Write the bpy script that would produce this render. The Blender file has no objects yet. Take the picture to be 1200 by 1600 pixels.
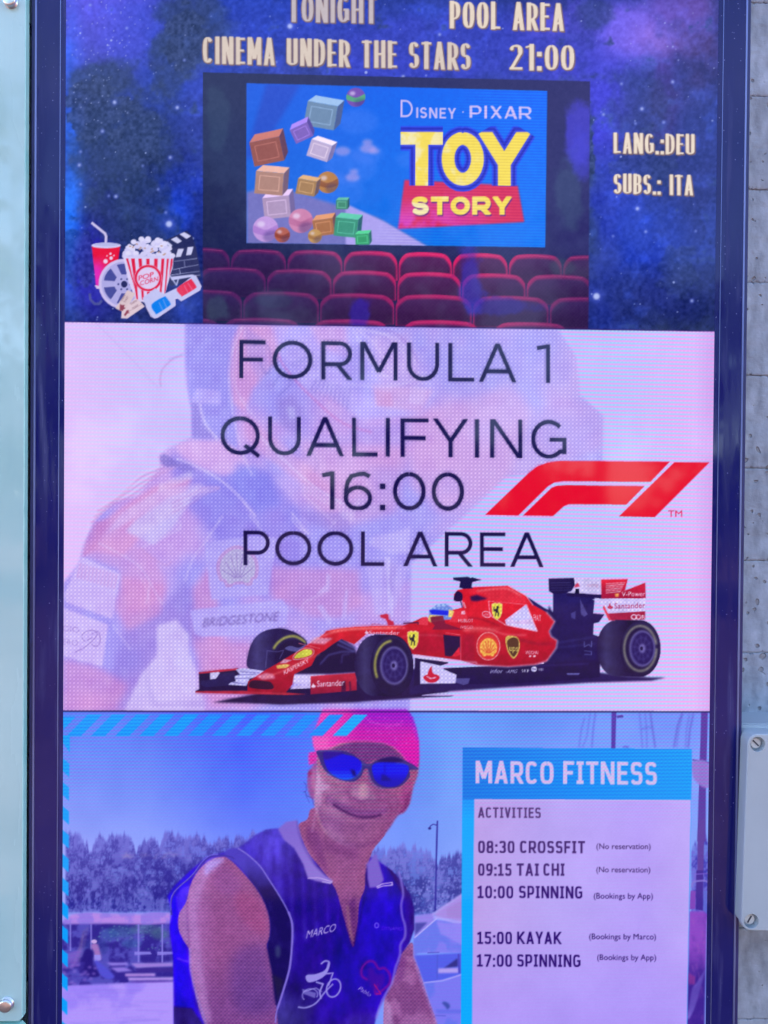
import bpy, math, numpy as np
from mathutils import Matrix, Vector

# ------------------------------------------------------------------ camera, world, sun
SC = bpy.context.scene
COL = SC.collection
S = 0.00067                      # metres per plane unit (screen is 1015 units wide)
FOC = 1155.0                     # focal length in units of a 1600-high frame
ZH = 1.50                        # height of plane row y = 310 above the ground
def _rot(rx, ry, rz):
    cx, sx, cy, sy, cz, sz = math.cos(rx), math.sin(rx), math.cos(ry), math.sin(ry), math.cos(rz), math.sin(rz)
    Rx = np.array([[1, 0, 0], [0, cx, -sx], [0, sx, cx]]); Ry = np.array([[cy, 0, sy], [0, 1, 0], [-sy, 0, cy]])
    Rz = np.array([[cz, -sz, 0], [sz, cz, 0], [0, 0, 1]])
    return Rz @ Rx @ Ry
RC = _rot(.00998, -.02776, .00837)
TC = np.array([-492.336, -293.315, 1140.111])
CC = -RC.T @ TC                  # camera centre in plane units (x right, y down, z into the wall)
def W3(x, y, z=0.0):             # plane units to metres
    return Vector((x * S, z * S, ZH - (y - 310) * S))
cam = bpy.data.cameras.new('camera'); cam_o = bpy.data.objects.new('camera', cam); COL.objects.link(cam_o)
cam.sensor_fit = 'VERTICAL'; cam.sensor_height = 36.0; cam.lens = 36.0 * FOC / 1600.0
cam.clip_start = 0.02; cam.clip_end = 3000
def _d(v): return Vector((v[0], v[2], -v[1]))
rgt, dwn, fwd = _d(RC[0]), _d(RC[1]), _d(RC[2])
M = Matrix((( rgt.x, -dwn.x, -fwd.x), (rgt.y, -dwn.y, -fwd.y), (rgt.z, -dwn.z, -fwd.z))).to_4x4()
M.translation = W3(*CC)
cam_o.matrix_world = M
SC.camera = cam_o
SC.render.resolution_x, SC.render.resolution_y = 768, 1024

SUN_EL, SUN_AZ = math.radians(48), math.radians(20)      # the sun stands behind the wall: its front is in open shade
world = bpy.data.worlds.new('World'); SC.world = world; world.use_nodes = True
wn = world.node_tree.nodes; wl = world.node_tree.links
bg = wn['Background']; sky = wn.new('ShaderNodeTexSky'); sky.sky_type = 'NISHITA'; sky.sun_disc = False
sky.sun_elevation = SUN_EL; sky.sun_rotation = SUN_AZ; sky.air_density = 1.0; sky.dust_density = 0.6; sky.ozone_density = 2.0
wtc = wn.new('ShaderNodeTexCoord'); wmp = wn.new('ShaderNodeMapping'); wmp.inputs['Scale'].default_value = (1, 1, 2.6); wno = wn.new('ShaderNodeTexNoise'); wno.inputs['Scale'].default_value = 3.2; wno.inputs['Detail'].default_value = 7
wrp = wn.new('ShaderNodeMapRange'); wrp.inputs[1].default_value = .48; wrp.inputs[2].default_value = .68; wrp.inputs[3].default_value = 0; wrp.inputs[4].default_value = .40
wmx = wn.new('ShaderNodeMix'); wmx.data_type = 'RGBA'; wmx.inputs['B'].default_value = (2.9, 3.6, 4.9, 1)     # thin white cloud over the blue
wl.new(wtc.outputs['Generated'], wmp.inputs[0]); wl.new(wmp.outputs[0], wno.inputs[0]); wl.new(wno.outputs[0], wrp.inputs[0]); wl.new(wrp.outputs[0], wmx.inputs['Factor']); wl.new(sky.outputs[0], wmx.inputs['A'])
wl.new(wmx.outputs['Result'], bg.inputs[0]); bg.inputs[1].default_value = 0.15
sun = bpy.data.lights.new('sun', 'SUN'); sun.energy = 3.0; sun.angle = math.radians(0.5); sun.color = (1, .95, .87)
sun_o = bpy.data.objects.new('sun', sun); COL.objects.link(sun_o)
sd = Vector((math.sin(SUN_AZ) * math.cos(SUN_EL), math.cos(SUN_AZ) * math.cos(SUN_EL), math.sin(SUN_EL)))
sun_o.rotation_euler = (-sd).to_track_quat('-Z', 'Y').to_euler(); sun_o.location = (0, 3, 6)
SC.view_settings.view_transform = 'Standard'; SC.view_settings.look = 'None'
EXPO = 2.15
SC.view_settings.exposure = EXPO; SC.view_settings.gamma = 1.0

# ------------------------------------------------------------------ raster painter for what the screen shows
X0, Y0, X1, Y1 = 70, -140, 1150, 1740
CW, CH = X1 - X0, Y1 - Y0
CAN = np.zeros((CH, CW, 3)); IDM = np.zeros((CH, CW), np.int16)
YY, XX = np.mgrid[Y0:Y1, X0:X1].astype(float); XX += .5; YY += .5
PARTS = []                                   # (name, parent id, label)
CUR = [0]
def part(name, parent=None, label=None):
    PARTS.append((name, parent, label)); CUR[0] = len(PARTS); return CUR[0]
def use(i): CUR[0] = i
def box_blur(a, r):
    r = max(1, int(r))
    for ax in (0, 1):
        k = 2 * r + 1
        p = [(0, 0)] * a.ndim; p[ax] = (r + 1, r)
        c = np.cumsum(np.pad(a, p, mode='edge'), axis=ax)
        a = (np.take(c, np.arange(k, c.shape[ax]), axis=ax) - np.take(c, np.arange(0, c.shape[ax] - k), axis=ax)) / k
    return a
def blur(a, r):
    return box_blur(box_blur(a, r * .6 + .5), r * .6 + .5)
def comp(m, bx, color, alpha, mark=True):
    ya, yb, xa, xb = bx
    m = np.clip(m, 0, 1)
    if callable(color): c = color(XX[ya:yb, xa:xb], YY[ya:yb, xa:xb])
    else: c = np.array(color, float)
    a = (m * alpha)[..., None]
    CAN[ya:yb, xa:xb] = CAN[ya:yb, xa:xb] * (1 - a) + c * a
    if mark and CUR[0]:
        sub = IDM[ya:yb, xa:xb]; sub[(m * min(1, alpha * 1.6)) > .5] = CUR[0]
def clipbox(xa, ya, xb, yb, pad):
    return (max(0, int(ya - Y0 - pad)), min(CH, int(yb - Y0 + pad) + 2), max(0, int(xa - X0 - pad)), min(CW, int(xb - X0 + pad) + 2))
def raster(edges, bx):
    """even-odd coverage of an edge list (n,2,2) over box bx"""
    ya, yb, xa, xb = bx; h, w = yb - ya, xb - xa; SS = 4
    if h <= 0 or w <= 0: return np.zeros((max(h, 0), max(w, 0)))
    e = np.array(edges, float); e = e - np.array([xa + X0, ya + Y0]); e[..., 1] *= SS
    D = np.zeros((h * SS, w + 2)); R, Xs = [], []
    for (p, q) in e:
        if p[1] > q[1]: p, q = q, p
        r0 = max(0, math.ceil(p[1] - .5)); r1 = min(h * SS - 1, math.ceil(q[1] - .5) - 1)
        if r1 < r0: continue
        rows = np.arange(r0, r1 + 1); R.append(rows); Xs.append(p[0] + (rows + .5 - p[1]) * (q[0] - p[0]) / (q[1] - p[1]))
    if not R: return np.zeros((h, w))
    R = np.concatenate(R); Xs = np.clip(np.concatenate(Xs), 0, w)
    o = np.lexsort((Xs, R)); R, Xs = R[o], Xs[o]
    first = np.searchsorted(R, R, 'left'); par = (np.arange(len(R)) - first) % 2
    sg = np.where(par == 0, 1.0, -1.0); i = np.minimum(np.floor(Xs).astype(int), w); f = Xs - i
    np.add.at(D, (R, i), sg * (1 - f)); np.add.at(D, (R, i + 1), sg * f)
    return np.clip(np.cumsum(D, 1)[:, :w].reshape(h, SS, w).mean(1), 0, 1)
def sm(pts, n=5, closed=True):
    P = [np.array(p, float) for p in pts]; N = len(P); out = []
    for i in range(N if closed else N - 1):
        if closed: a, b, c, d = P[(i - 1) % N], P[i], P[(i + 1) % N], P[(i + 2) % N]
        else: a, b, c, d = P[max(i - 1, 0)], P[i], P[i + 1], P[min(i + 2, N - 1)]
        for k in range(n):
            t = k / n
            out.append(.5 * (2 * b + (c - a) * t + (2 * a - 5 * b + 4 * c - d) * t * t + (3 * b - a - 3 * c + d) * t ** 3))
    if not closed: out.append(P[-1])
    return out
def pmask(pts, bl=0):
    P = np.array(pts, float)
    bx = clipbox(P[:, 0].min(), P[:, 1].min(), P[:, 0].max(), P[:, 1].max(), 2 + bl * 2.5)
    m = raster(np.stack([P, np.roll(P, -1, 0)], 1), bx)
    if bl: m = blur(m, bl)
    return m, bx
def fill(pts, color, alpha=1.0, bl=0, mark=True, clip=None):
    m, bx = pmask(pts, bl)
    if m.size == 0: return
    if clip is not None: m = m * clip[bx[0]:bx[1], bx[2]:bx[3]]
    comp(m, bx, color, alpha, mark)
def full(pts, bl=0):
    m, bx = pmask(pts, bl); F = np.zeros((CH, CW)); F[bx[0]:bx[1], bx[2]:bx[3]] = m; return F
def smask(pts, w, gx, gy, pen=None, closed=False):
    P = [np.array(p, float) for p in pts]
    if closed: P = P + [P[0]]
    m = np.zeros(gx.shape)
    for i in range(len(P) - 1):
        a, b = P[i], P[i + 1]; d = b - a; L = math.hypot(*d)
        if L < 1e-6: continue
        hw = w / 2
        if pen: hw *= pen(abs(d[0]) / L, d[0] * d[1] > 0)
        u = ((gx - a[0]) * d[0] + (gy - a[1]) * d[1]) / L; v = ((gx - a[0]) * -d[1] + (gy - a[1]) * d[0]) / L
        bxm = np.clip(hw - np.abs(v) + .5, 0, 1) * np.clip(np.minimum(u, L - u) + .5, 0, 1)
        m = np.maximum(m, np.minimum(bxm, min(1, 2 * hw)))
        if i > 0 or closed:
            m = np.maximum(m, np.minimum(np.clip(hw - np.hypot(gx - a[0], gy - a[1]) + .5, 0, 1), min(1, 2 * hw)))
    return m
def stroke(pts, w, color, alpha=1.0, bl=0, closed=False, mark=True, clip=None):
    P = np.array(pts, float)
    bx = clipbox(P[:, 0].min(), P[:, 1].min(), P[:, 0].max(), P[:, 1].max(), w + 2 + bl * 2.5)
    if bx[1] <= bx[0] or bx[3] <= bx[2]: return
    m = smask(pts, w, XX[bx[0]:bx[1], bx[2]:bx[3]], YY[bx[0]:bx[1], bx[2]:bx[3]], closed=closed)
    if bl: m = blur(m, bl)
    if clip is not None: m = m * clip[bx[0]:bx[1], bx[2]:bx[3]]
    comp(m, bx, color, alpha, mark)
def ell(cx, cy, rx, ry, a0=0, a1=360, n=36, rot=0, p=2.0):
    o = []; c, s = math.cos(math.radians(rot)), math.sin(math.radians(rot))
    for k in range(n + (0 if abs(a1 - a0) >= 360 else 1)):
        a = math.radians(a0 + (a1 - a0) * k / n); ca, sa = math.cos(a), math.sin(a)
        x = rx * math.copysign(abs(ca) ** (2 / p), ca); y = ry * math.copysign(abs(sa) ** (2 / p), sa)
        o.append((cx + x * c - y * s, cy + x * s + y * c))
    return o
def disc(cx, cy, rx, ry, color, alpha=1.0, bl=0, rot=0, mark=True, clip=None): fill(ell(cx, cy, rx, ry, rot=rot), color, alpha, bl, mark, clip)
RNG = np.random.RandomState(7)
def noise(scale, octv=4, seed=0, gain=.55, ax=1.0):
    rs = np.random.RandomState(seed); out = np.zeros((CH, CW)); amp = tot = 0; amp = 1.0
    for o in range(octv):
        s = scale / 2 ** o
        gh, gw = int(CH / s) + 3, int(CW / (s * ax)) + 3
        g = rs.rand(gh, gw); y = (YY - Y0) / s; x = (XX - X0) / (s * ax)
        yi, xi = y.astype(int), x.astype(int); fy, fx = y - yi, x - xi
        fy = fy * fy * (3 - 2 * fy); fx = fx * fx * (3 - 2 * fx)
        out += amp * ((g[yi, xi] * (1 - fx) + g[yi, xi + 1] * fx) * (1 - fy) + (g[yi + 1, xi] * (1 - fx) + g[yi + 1, xi + 1] * fx) * fy)
        tot += amp; amp *= gain
    return out / tot
def ss(a, b, x): t = np.clip((x - a) / (b - a), 0, 1); return t * t * (3 - 2 * t)
def mix(a, b, t): t = np.asarray(t)[..., None]; return np.array(a, float) * (1 - t) + np.array(b, float) * t
def T(pts, ox, oy, s): return [(ox + u / s, oy + v / s) for u, v in pts]
def lerp_grad(stops, axis='y'):
    pos = [s[0] for s in stops]; cs = np.array([s[1] for s in stops], float)
    def f(x, y):
        v = y if axis == 'y' else x
        return np.stack([np.interp(v, pos, cs[:, k]) for k in range(3)], -1)
    return f

# ---- monoline lettering drawn from skeletons (units of the cap height, y up)
def glyph(c, w, h, n, slab):
    l, r, b, t, cx, m = h, w - h, h, 1 - h, w / 2, .5
    def E(cx_, cy_, rx, ry, a0, a1, k=30):
        o = ell(cx_, cy_, rx, ry, a0, a1, k, p=n)
        return o + [o[0]] if abs(a1 - a0) >= 360 else o
    rx, ry = cx - h, .5 - h
    if c in 'O0': return [E(cx, m, rx, ry, 90, 450)]
    if c == 'Q': return [E(cx, m, rx, ry, 90, 450), [(cx + .12 * w, .25), (w * .98, -.03)]]
    if c == 'C': return [E(cx, m, rx, ry, 42, 318)]
    if c == 'G': return [E(cx, m, rx, ry, 45, 315) + [(r, .19)], [(r, .12), (r, .5)], [(cx * 1.05, .49), (w, .49)]]
    if c == 'I' or (c == '|'):
        o = [[(cx, 0), (cx, 1)]]
        if slab: o += [[(0, b), (w, b)], [(0, t), (w, t)]]
        return o
    if c == 'L': return [[(l, 0), (l, 1)], [(l, b), (w, b)]]
    if c == 'T': return [[(cx, 0), (cx, 1)], [(0, t), (w, t)]]
    if c == 'F': return [[(l, 0), (l, 1)], [(l, t), (w, t)], [(l, .49), (w * .9, .49)]]
    if c == 'E': return [[(l, 0), (l, 1)], [(l, t), (w, t)], [(l, .51), (w * .9, .51)], [(l, b), (w, b)]]
    if c == 'H': return [[(l, 0), (l, 1)], [(r, 0), (r, 1)], [(l, m), (r, m)]]
    if c == 'N': return [[(l, 0), (l, 1)], [(r, 0), (r, 1)], [(l, 1.02), (r, -.02)]]
    if c == 'M': return [[(l, 0), (l, 1)], [(r, 0), (r, 1)], [(l, 1.04), (cx, .22)], [(r, 1.04), (cx, .22)]]
    if c == 'U':
        rr = min(rx, .5) if n < 2.5 else rx
        q = b + min(rx * 1.05, .45)
        return [[(l, 1), (l, q)] + E(cx, q, rx, q - b, 180, 360)[1:] + [(r, 1)]]
    if c == 'V': return [[(h, 1.03), (cx, -.0)], [(w - h, 1.03), (cx, -.0)]]
    if c == 'A': return [[(h * .9, -.03), (cx, 1.0)], [(w - h * .9, -.03), (cx, 1.0)], [(w * .2, .28), (w * .8, .28)]]
    if c == 'Y': return [[(h * .6, 1.03), (cx, .42)], [(w - h * .6, 1.03), (cx, .42)], [(cx, 0), (cx, .45)]]
    if c == 'X': return [[(h, 1.03), (w - h, -.03)], [(w - h, 1.03), (h, -.03)]]
    if c == 'K': return [[(l, 0), (l, 1)], [(l, .36), (w - h * .5, 1.03)], [(w * .36, .52), (w - h * .3, -.03)]]
    if c in 'PR':
        q = .36 if c == 'P' else .4; yc = (t + q) / 2; ryy = (t - q) / 2; x_ = max(w - h - ryy * (1.0 if n < 2.5 else .8), w * .35)
        o = [[(l, 0), (l, 1)], [(l, t), (x_, t)] + E(x_, yc, r - x_, ryy, 90, -90)[1:] + [(l, q)]]
        if c == 'R': o.append([(w * .52, q), (w - h * .5, -.03)])
        return o
    if c == 'B':
        o = [[(l, 0), (l, 1)]]
        for y_a, y_b, rr in ((t, m, r * .95), (m, b, r)):
            x_ = w * .5; o.append([(l, y_a), (x_, y_a)] + E(x_, (y_a + y_b) / 2, rr - x_, (y_a - y_b) / 2, 90, -90)[1:] + [(l, y_b)])
        return o
    if c == 'D': x_ = w * .4; return [[(l, 0), (l, 1)], [(l, t), (x_, t)] + E(x_, m, r - x_, ry, 90, -90)[1:] + [(l, b)]]
    if c == 'S':
        r1 = (t - .51) / 2; r2 = (.51 - b) / 2
        return [E(cx, .51 + r1, rx * .96, r1, 28, 270) + E(cx, b + r2, rx, r2, 90, -152)[1:]]
    if c == '1':
        if slab: return [[(cx, 0), (cx, 1)], [(0, .80), (cx, t - .02)], [(0, b), (w, b)]]
        return [[(r, 0), (r, 1)], [(0, t - .05), (r, t)]]
    if c == '2': return [E(cx, .72, rx, .28 - h, 165, -25) + [(l, b)], [(0, b), (w, b)]]
    if c == '3': return [E(cx * .95, .51 + (t - .51) / 2, rx * .95, (t - .51) / 2, 145, -90), E(cx * .95, (b + .51) / 2, rx, (.51 - b) / 2, 90, -148)]
    if c == '5': return [[(w * .12, t), (w * .95, t)], [(l * 1.3, 1), (l * 1.2, .5)], [(l * 1.2, .56)] + E(cx * .92, .32, rx * 1.02, .32 - h, 100, -150)]
    if c in '69':
        o = [E(cx, .31, rx, .31 - h + .02, 90, 450), [(l + .004, .31), (l + .01, .52), (l + .05 * w + .01, .72), (l + .2 * w, .88), (cx * 1.1, t - .01), (cx * 1.45, t), (r * .98, t - .07)]]
        if c == '9': o = [[(w - x, 1 - y) for x, y in s] for s in o]
        return o
    if c == '7': return [[(0, t), (w, t)], [(r + h * .3, 1 - h), (w * .32, -.02)]]
    if c == '8': return [E(cx, .75 - h * .5, rx * .92, .25 - h * .5, 90, 450), E(cx, .25 + h * .5, rx, .27 - h * .5, 90, 450)]
    if c == ':': return 'dots2'
    if c == '.': return 'dot1'
    return []
WID = dict(I=.16, M=1.3, A=1.05, N=1.08, T=.95, L=.85, F=.85, E=.86, Y=1.0, K=1.05, W=1.4, V=1.0, S=.93, O=1.05, C=.95, G=1.03, D=1.03, U=1.02, R=1.0, P=.95, B=.98, H=1.05, X=1.0, J=.7)
def letters(items, base, slope, xref, cap, wt, color, n=2.0, slab=False, pen=None, alpha=1.0, grow=0, dx=0, dy=0, mark=True, bl=0):
    """items: (char, x0, x1)"""
    for c, xa, xb in items:
        w = (xb - xa) / cap; h = wt / 2 / cap; g = glyph(c, w, h, n, slab)
        bx = clipbox(xa + dx, base + slope * (xa - xref) - cap * 1.1 + dy, xb + dx, base + slope * (xb - xref) + cap * .12 + dy, 4 + grow + bl * 2)
        gx = XX[bx[0]:bx[1], bx[2]:bx[3]] - xa - dx
        gy = base + dy + slope * (XX[bx[0]:bx[1], bx[2]:bx[3]] - dx - xref) - YY[bx[0]:bx[1], bx[2]:bx[3]]
        if isinstance(g, str):
            sz = wt * (1.1 if slab or pen else 1.3); m = np.zeros(gx.shape)
            for yc in ([sz / 2, cap * .62] if g == 'dots2' else [sz / 2]):
                m = np.maximum(m, np.clip(sz / 2 + grow - np.abs(gx - (xb - xa) / 2) + .5, 0, 1) * np.clip(sz / 2 + grow - np.abs(gy - yc) + .5, 0, 1))
        else:
            m = np.zeros(gx.shape)
            for s in g: m = np.maximum(m, smask([(x * cap, y * cap) for x, y in s], wt + 2 * grow, gx, gy, pen))
            lo = -.08 * cap if c == 'Q' else 0
            m *= np.clip(gy - lo + grow + .5, 0, 1) * np.clip(cap - gy + grow + .5, 0, 1)
        if bl: m = blur(m, bl)
        comp(m, bx, color, alpha, mark)
def word(txt, x0, x1, base, slope, cap, wt, color, cond=.5, gap=.16, spc=.3, **kw):
    """lay a word or two out between x0 and x1 of the photograph's row"""
    ws = []
    for c in txt:
        if c == ' ': ws.append(spc); continue
        u = WID.get(c, .95)
        if c in 'I' and kw.get('slab'): u = .55
        if c in '1' and kw.get('slab'): u = .8
        if c in ':.': u = .34
        if c in 'I' and kw.get('pen'): u = .38
        if c == '1' and kw.get('pen'): u = .6
        ws.append(u * cond if c not in ' ' else spc)
    tot = sum(ws) + gap * (len(txt) - 1); k = (x1 - x0) / tot; x = x0; it = []
    for c, w in zip(txt, ws):
        if c != ' ': it.append((c, x, x + w * k))
        x += (w + gap) * k
    letters(it, base, slope, x0, cap, wt, color, **kw)

# ---- small print from Blender's built-in typeface, outlines rasterised
def bf_edges(txt, shear=0, bold=0):
    cu = bpy.data.curves.new('t', 'FONT'); cu.body = txt; cu.fill_mode = 'NONE'; cu.shear = shear; cu.offset = bold; cu.resolution_u = 4
    o = bpy.data.objects.new('t', cu); me = o.to_mesh()
    v = np.array([p.co[:2] for p in me.vertices]); e = np.array([list(q.vertices) for q in me.edges])
    o.to_mesh_clear(); bpy.data.objects.remove(o); bpy.data.curves.remove(cu)
    return v[e] if len(e) else np.zeros((0, 2, 2))
def btext(txt, x0, x1, base, cap, color, slope=0.0, shear=0, bold=.012, alpha=1.0, rot=None, mark=True, bl=0):
    e = bf_edges(txt, shear, bold)
    if not len(e): return
    xa, xb = e[..., 0].min(), e[..., 0].max()
    X = x0 + (e[..., 0] - xa) / (xb - xa) * (x1 - x0); Y = base - e[..., 1] / .69 * cap
    if rot is None: Y = Y + slope * (X - x0)
    else:
        a = math.radians(rot); dx, dy = X - x0, Y - base
        X, Y = x0 + dx * math.cos(a) - dy * math.sin(a), base + dx * math.sin(a) + dy * math.cos(a)
    e = np.stack([X, Y], -1)
    bx = clipbox(X.min(), Y.min(), X.max(), Y.max(), 2 + bl * 2)
    m = raster(e, bx)
    if bl: m = blur(m, bl)
    comp(m, bx, color, alpha, mark)

# ------------------------------------------------------------------ upper picture: the open-air cinema announcement
P_CIN = part('cinema_poster', None, 'starry blue cinema announcement in the upper third')
P_RACE = part('racing_poster', None, 'pale pink and lilac racing announcement in the middle')
P_FIT = part('fitness_poster', None, 'fitness timetable picture with a smiling man in the lower third')
top = [(60, 498.5), (102, 502.5), (1117, 517.5), (1160, 518), (1160, -145), (60, -145)]
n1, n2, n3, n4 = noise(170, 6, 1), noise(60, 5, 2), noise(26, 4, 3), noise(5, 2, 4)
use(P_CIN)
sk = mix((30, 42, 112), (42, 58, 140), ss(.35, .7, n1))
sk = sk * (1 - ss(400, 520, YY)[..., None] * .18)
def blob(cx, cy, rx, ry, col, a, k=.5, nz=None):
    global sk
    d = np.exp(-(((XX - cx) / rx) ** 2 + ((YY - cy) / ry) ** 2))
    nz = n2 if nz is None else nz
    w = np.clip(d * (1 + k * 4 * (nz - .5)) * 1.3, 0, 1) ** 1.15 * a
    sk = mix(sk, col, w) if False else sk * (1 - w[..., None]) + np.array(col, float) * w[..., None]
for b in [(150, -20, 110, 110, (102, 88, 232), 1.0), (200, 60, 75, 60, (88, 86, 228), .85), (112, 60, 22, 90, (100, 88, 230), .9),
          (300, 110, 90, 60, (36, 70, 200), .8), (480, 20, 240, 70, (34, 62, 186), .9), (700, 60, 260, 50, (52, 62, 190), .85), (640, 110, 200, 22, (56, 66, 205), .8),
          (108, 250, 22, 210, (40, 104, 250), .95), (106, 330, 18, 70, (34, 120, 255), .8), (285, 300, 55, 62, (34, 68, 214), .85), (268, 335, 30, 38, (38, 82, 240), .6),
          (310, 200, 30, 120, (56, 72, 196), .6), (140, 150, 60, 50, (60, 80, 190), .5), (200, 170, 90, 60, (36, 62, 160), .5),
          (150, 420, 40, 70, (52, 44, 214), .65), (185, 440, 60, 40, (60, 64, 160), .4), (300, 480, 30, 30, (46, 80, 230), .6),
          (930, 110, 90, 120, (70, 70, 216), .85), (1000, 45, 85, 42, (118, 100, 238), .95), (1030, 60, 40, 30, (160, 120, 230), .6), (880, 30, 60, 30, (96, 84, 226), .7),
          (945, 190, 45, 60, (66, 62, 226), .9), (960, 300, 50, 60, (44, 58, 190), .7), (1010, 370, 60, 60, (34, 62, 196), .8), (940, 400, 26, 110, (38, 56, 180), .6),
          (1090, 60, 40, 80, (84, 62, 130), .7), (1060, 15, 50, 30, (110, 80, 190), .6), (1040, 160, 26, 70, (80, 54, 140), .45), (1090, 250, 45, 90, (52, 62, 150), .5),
          (1040, 460, 70, 40, (40, 52, 140), .6)]: blob(*b)  # nebula colours, with mirrored purple sky gaps painted in among them
# dark tree silhouettes, a mirror image in the glass painted over the glow
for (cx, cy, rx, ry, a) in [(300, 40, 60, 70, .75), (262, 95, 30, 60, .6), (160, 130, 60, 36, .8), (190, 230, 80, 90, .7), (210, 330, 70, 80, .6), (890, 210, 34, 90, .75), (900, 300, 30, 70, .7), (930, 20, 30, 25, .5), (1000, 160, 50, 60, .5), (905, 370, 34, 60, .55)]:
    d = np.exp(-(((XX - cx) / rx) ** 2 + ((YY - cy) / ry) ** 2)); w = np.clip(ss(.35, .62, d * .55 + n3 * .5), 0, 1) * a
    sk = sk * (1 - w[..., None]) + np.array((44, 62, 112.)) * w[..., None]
nl = noise(13, 3, 5)  # finer mirrored foliage, likewise painted into the picture
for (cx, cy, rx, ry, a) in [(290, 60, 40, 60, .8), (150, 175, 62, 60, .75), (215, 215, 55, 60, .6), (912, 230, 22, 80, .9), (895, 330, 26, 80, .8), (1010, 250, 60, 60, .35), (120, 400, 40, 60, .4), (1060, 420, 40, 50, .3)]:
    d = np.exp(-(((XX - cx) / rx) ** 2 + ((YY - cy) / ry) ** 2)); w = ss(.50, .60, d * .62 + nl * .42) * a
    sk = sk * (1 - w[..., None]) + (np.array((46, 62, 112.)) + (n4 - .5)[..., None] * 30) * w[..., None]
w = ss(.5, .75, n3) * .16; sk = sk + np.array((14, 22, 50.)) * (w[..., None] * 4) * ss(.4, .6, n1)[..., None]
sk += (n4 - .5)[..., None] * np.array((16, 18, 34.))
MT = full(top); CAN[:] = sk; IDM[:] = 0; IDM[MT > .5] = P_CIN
rs = np.random.RandomState(11)
dens = lambda x, y: True
for k in range(430):
    x, y = rs.uniform(96, 1120), rs.uniform(-110, 512)
    r = .7 + rs.rand() ** 5 * 1.7
    disc(x, y, r, r, (175, 190, 250), .25 + .6 * rs.rand(), 0)
for k in range(130):
    x = 150 + rs.randn() * 55; y = 60 + rs.randn() * 70; disc(x, y, .9, .9, (190, 200, 255), .6)
for x, y, r in [(179, 160, 4.2), (277, 168, 4), (160, 205, 3), (288, 94, 2.2), (266, 246, 3.2), (124, 258, 3.4), (126, 237, 2.2), (181, 307, 3.4), (126, 288, 2), (247, 296, 2.2), (223, 259, 1.8), (264, 350, 8), (141, 8, 2.4), (198, 44, 2.4),
                (259, 332, 2.2), (170, 306, 2), (996, 326, 4.5), (1009, 362, 2.8), (958, 369, 2), (1003, 170, 4), (971, 131, 2.6), (1051, 128, 3.2), (1087, 361, 2), (932, 463, 8.5), (1081, 470, 3.2), (1037, 191, 2.6), (943, 179, 2.8), (993, 193, 2.2),
                (687, 54, 3), (453, 41, 6.5), (630, 120, 4), (760, 28, 4), (735, 127, 3)]:
    disc(x, y, r * 1.3, r * 1.3, (84, 104, 232), .4, max(1.2, r * .7)); disc(x, y, r * .6, r * .6, (186, 198, 252), .95, 1 if r > 3 else .5)

# dark theatre hall behind the picture
P_HALL = part('theatre_hall', P_CIN, 'dark theatre wall around the bright film picture')
hall = [(317, 113), (922, 127), (919, 515.5), (317, 506.5)]
def hallc(x, y):
    t = np.clip((x - 317) / 600, 0, 1)[..., None]
    c = np.array((36, 44, 90.)) * (1 - t) + np.array((46, 42, 108.)) * t
    return c * (1 - ss(380, 420, y)[..., None] * .12)
fill(hall, hallc)
HM = full(hall)
def hblob(cx, cy, rx, ry, col, a):  # mirrored sky and foliage tints painted over the hall and seats
    d = np.exp(-(((XX - cx) / rx) ** 2 + ((YY - cy) / ry) ** 2)); w = np.clip(ss(.42, .66, d * .6 + n3 * .5), 0, 1) * a * HM
    CAN[:] = CAN * (1 - w[..., None]) + np.array(col, float) * w[..., None]
for a in [(905, 210, 26, 60, (72, 64, 210), .8), (890, 300, 24, 60, (60, 76, 120), .6), (908, 250, 20, 40, (70, 66, 214), .6), (340, 190, 20, 60, (52, 72, 108), .5)]: hblob(*a)
# rows of red seats
def seat(xa, xb, yt, lit, hgt=34):
    P = part('theatre_seat', P_CIN)
    w = xb - xa; sl = .012
    def shape(in_, dy): return sm([(xa + in_, yt + 30), (xa + in_ + 1, yt + 14 + dy), (xa + w * .09 + in_, yt + 4 + dy), (xa + w * .2, yt + dy), (xa + w * .5, yt - 1.5 + dy + w * sl * .5), (xb - w * .2, yt + dy + w * sl), (xb - w * .09 - in_, yt + 5 + dy), (xb - in_ - 1, yt + 15 + dy), (xb - in_, yt + 30)], 4, False) + [(xb - in_, yt + hgt + 12), (xa + in_, yt + hgt + 12)]
    def rim(x, y):
        t = np.exp(-((x - 690) / 190.) ** 2)[..., None] * lit + .12
        return np.array((62, 40, 100.)) * (1 - t) + np.array((205, 38, 108.)) * t
    fill(shape(0, 0), rim, 1, 0, True, HM)
    def body(x, y):
        t = np.exp(-((x - 690) / 210.) ** 2)[..., None] * lit * .5
        v = np.clip((y - yt) / 34, 0, 1)[..., None]
        c = np.array((54, 42, 98.)) * (1 - t) + np.array((118, 32, 96.)) * t
        return c * (1.05 - .22 * v)
    fill(shape(2.0, 6.5), body, 1, 1, True, HM)
    stroke([(xa + w * .14, yt + 2.8), (xa + w * .5, yt + 1 + w * sl * .5), (xb - w * .14, yt + 3 + w * sl)], 1.2, (226, 90, 150), .4 * lit, 0, clip=HM)
for xa, xb, y in [(280, 359, 388), (361, 447, 390), (449, 535, 391.5), (537, 621, 393), (623, 706, 395), (707.5, 793, 396.5), (795, 878, 398), (880, 962, 400)]: seat(xa, xb, y, 1.0)
for xa, xb, y in [(310, 415, 418), (417, 518, 421), (520, 619, 423.5), (621, 720, 426), (722, 821, 428), (823, 925, 430)]: seat(xa, xb, y, .82)
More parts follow.
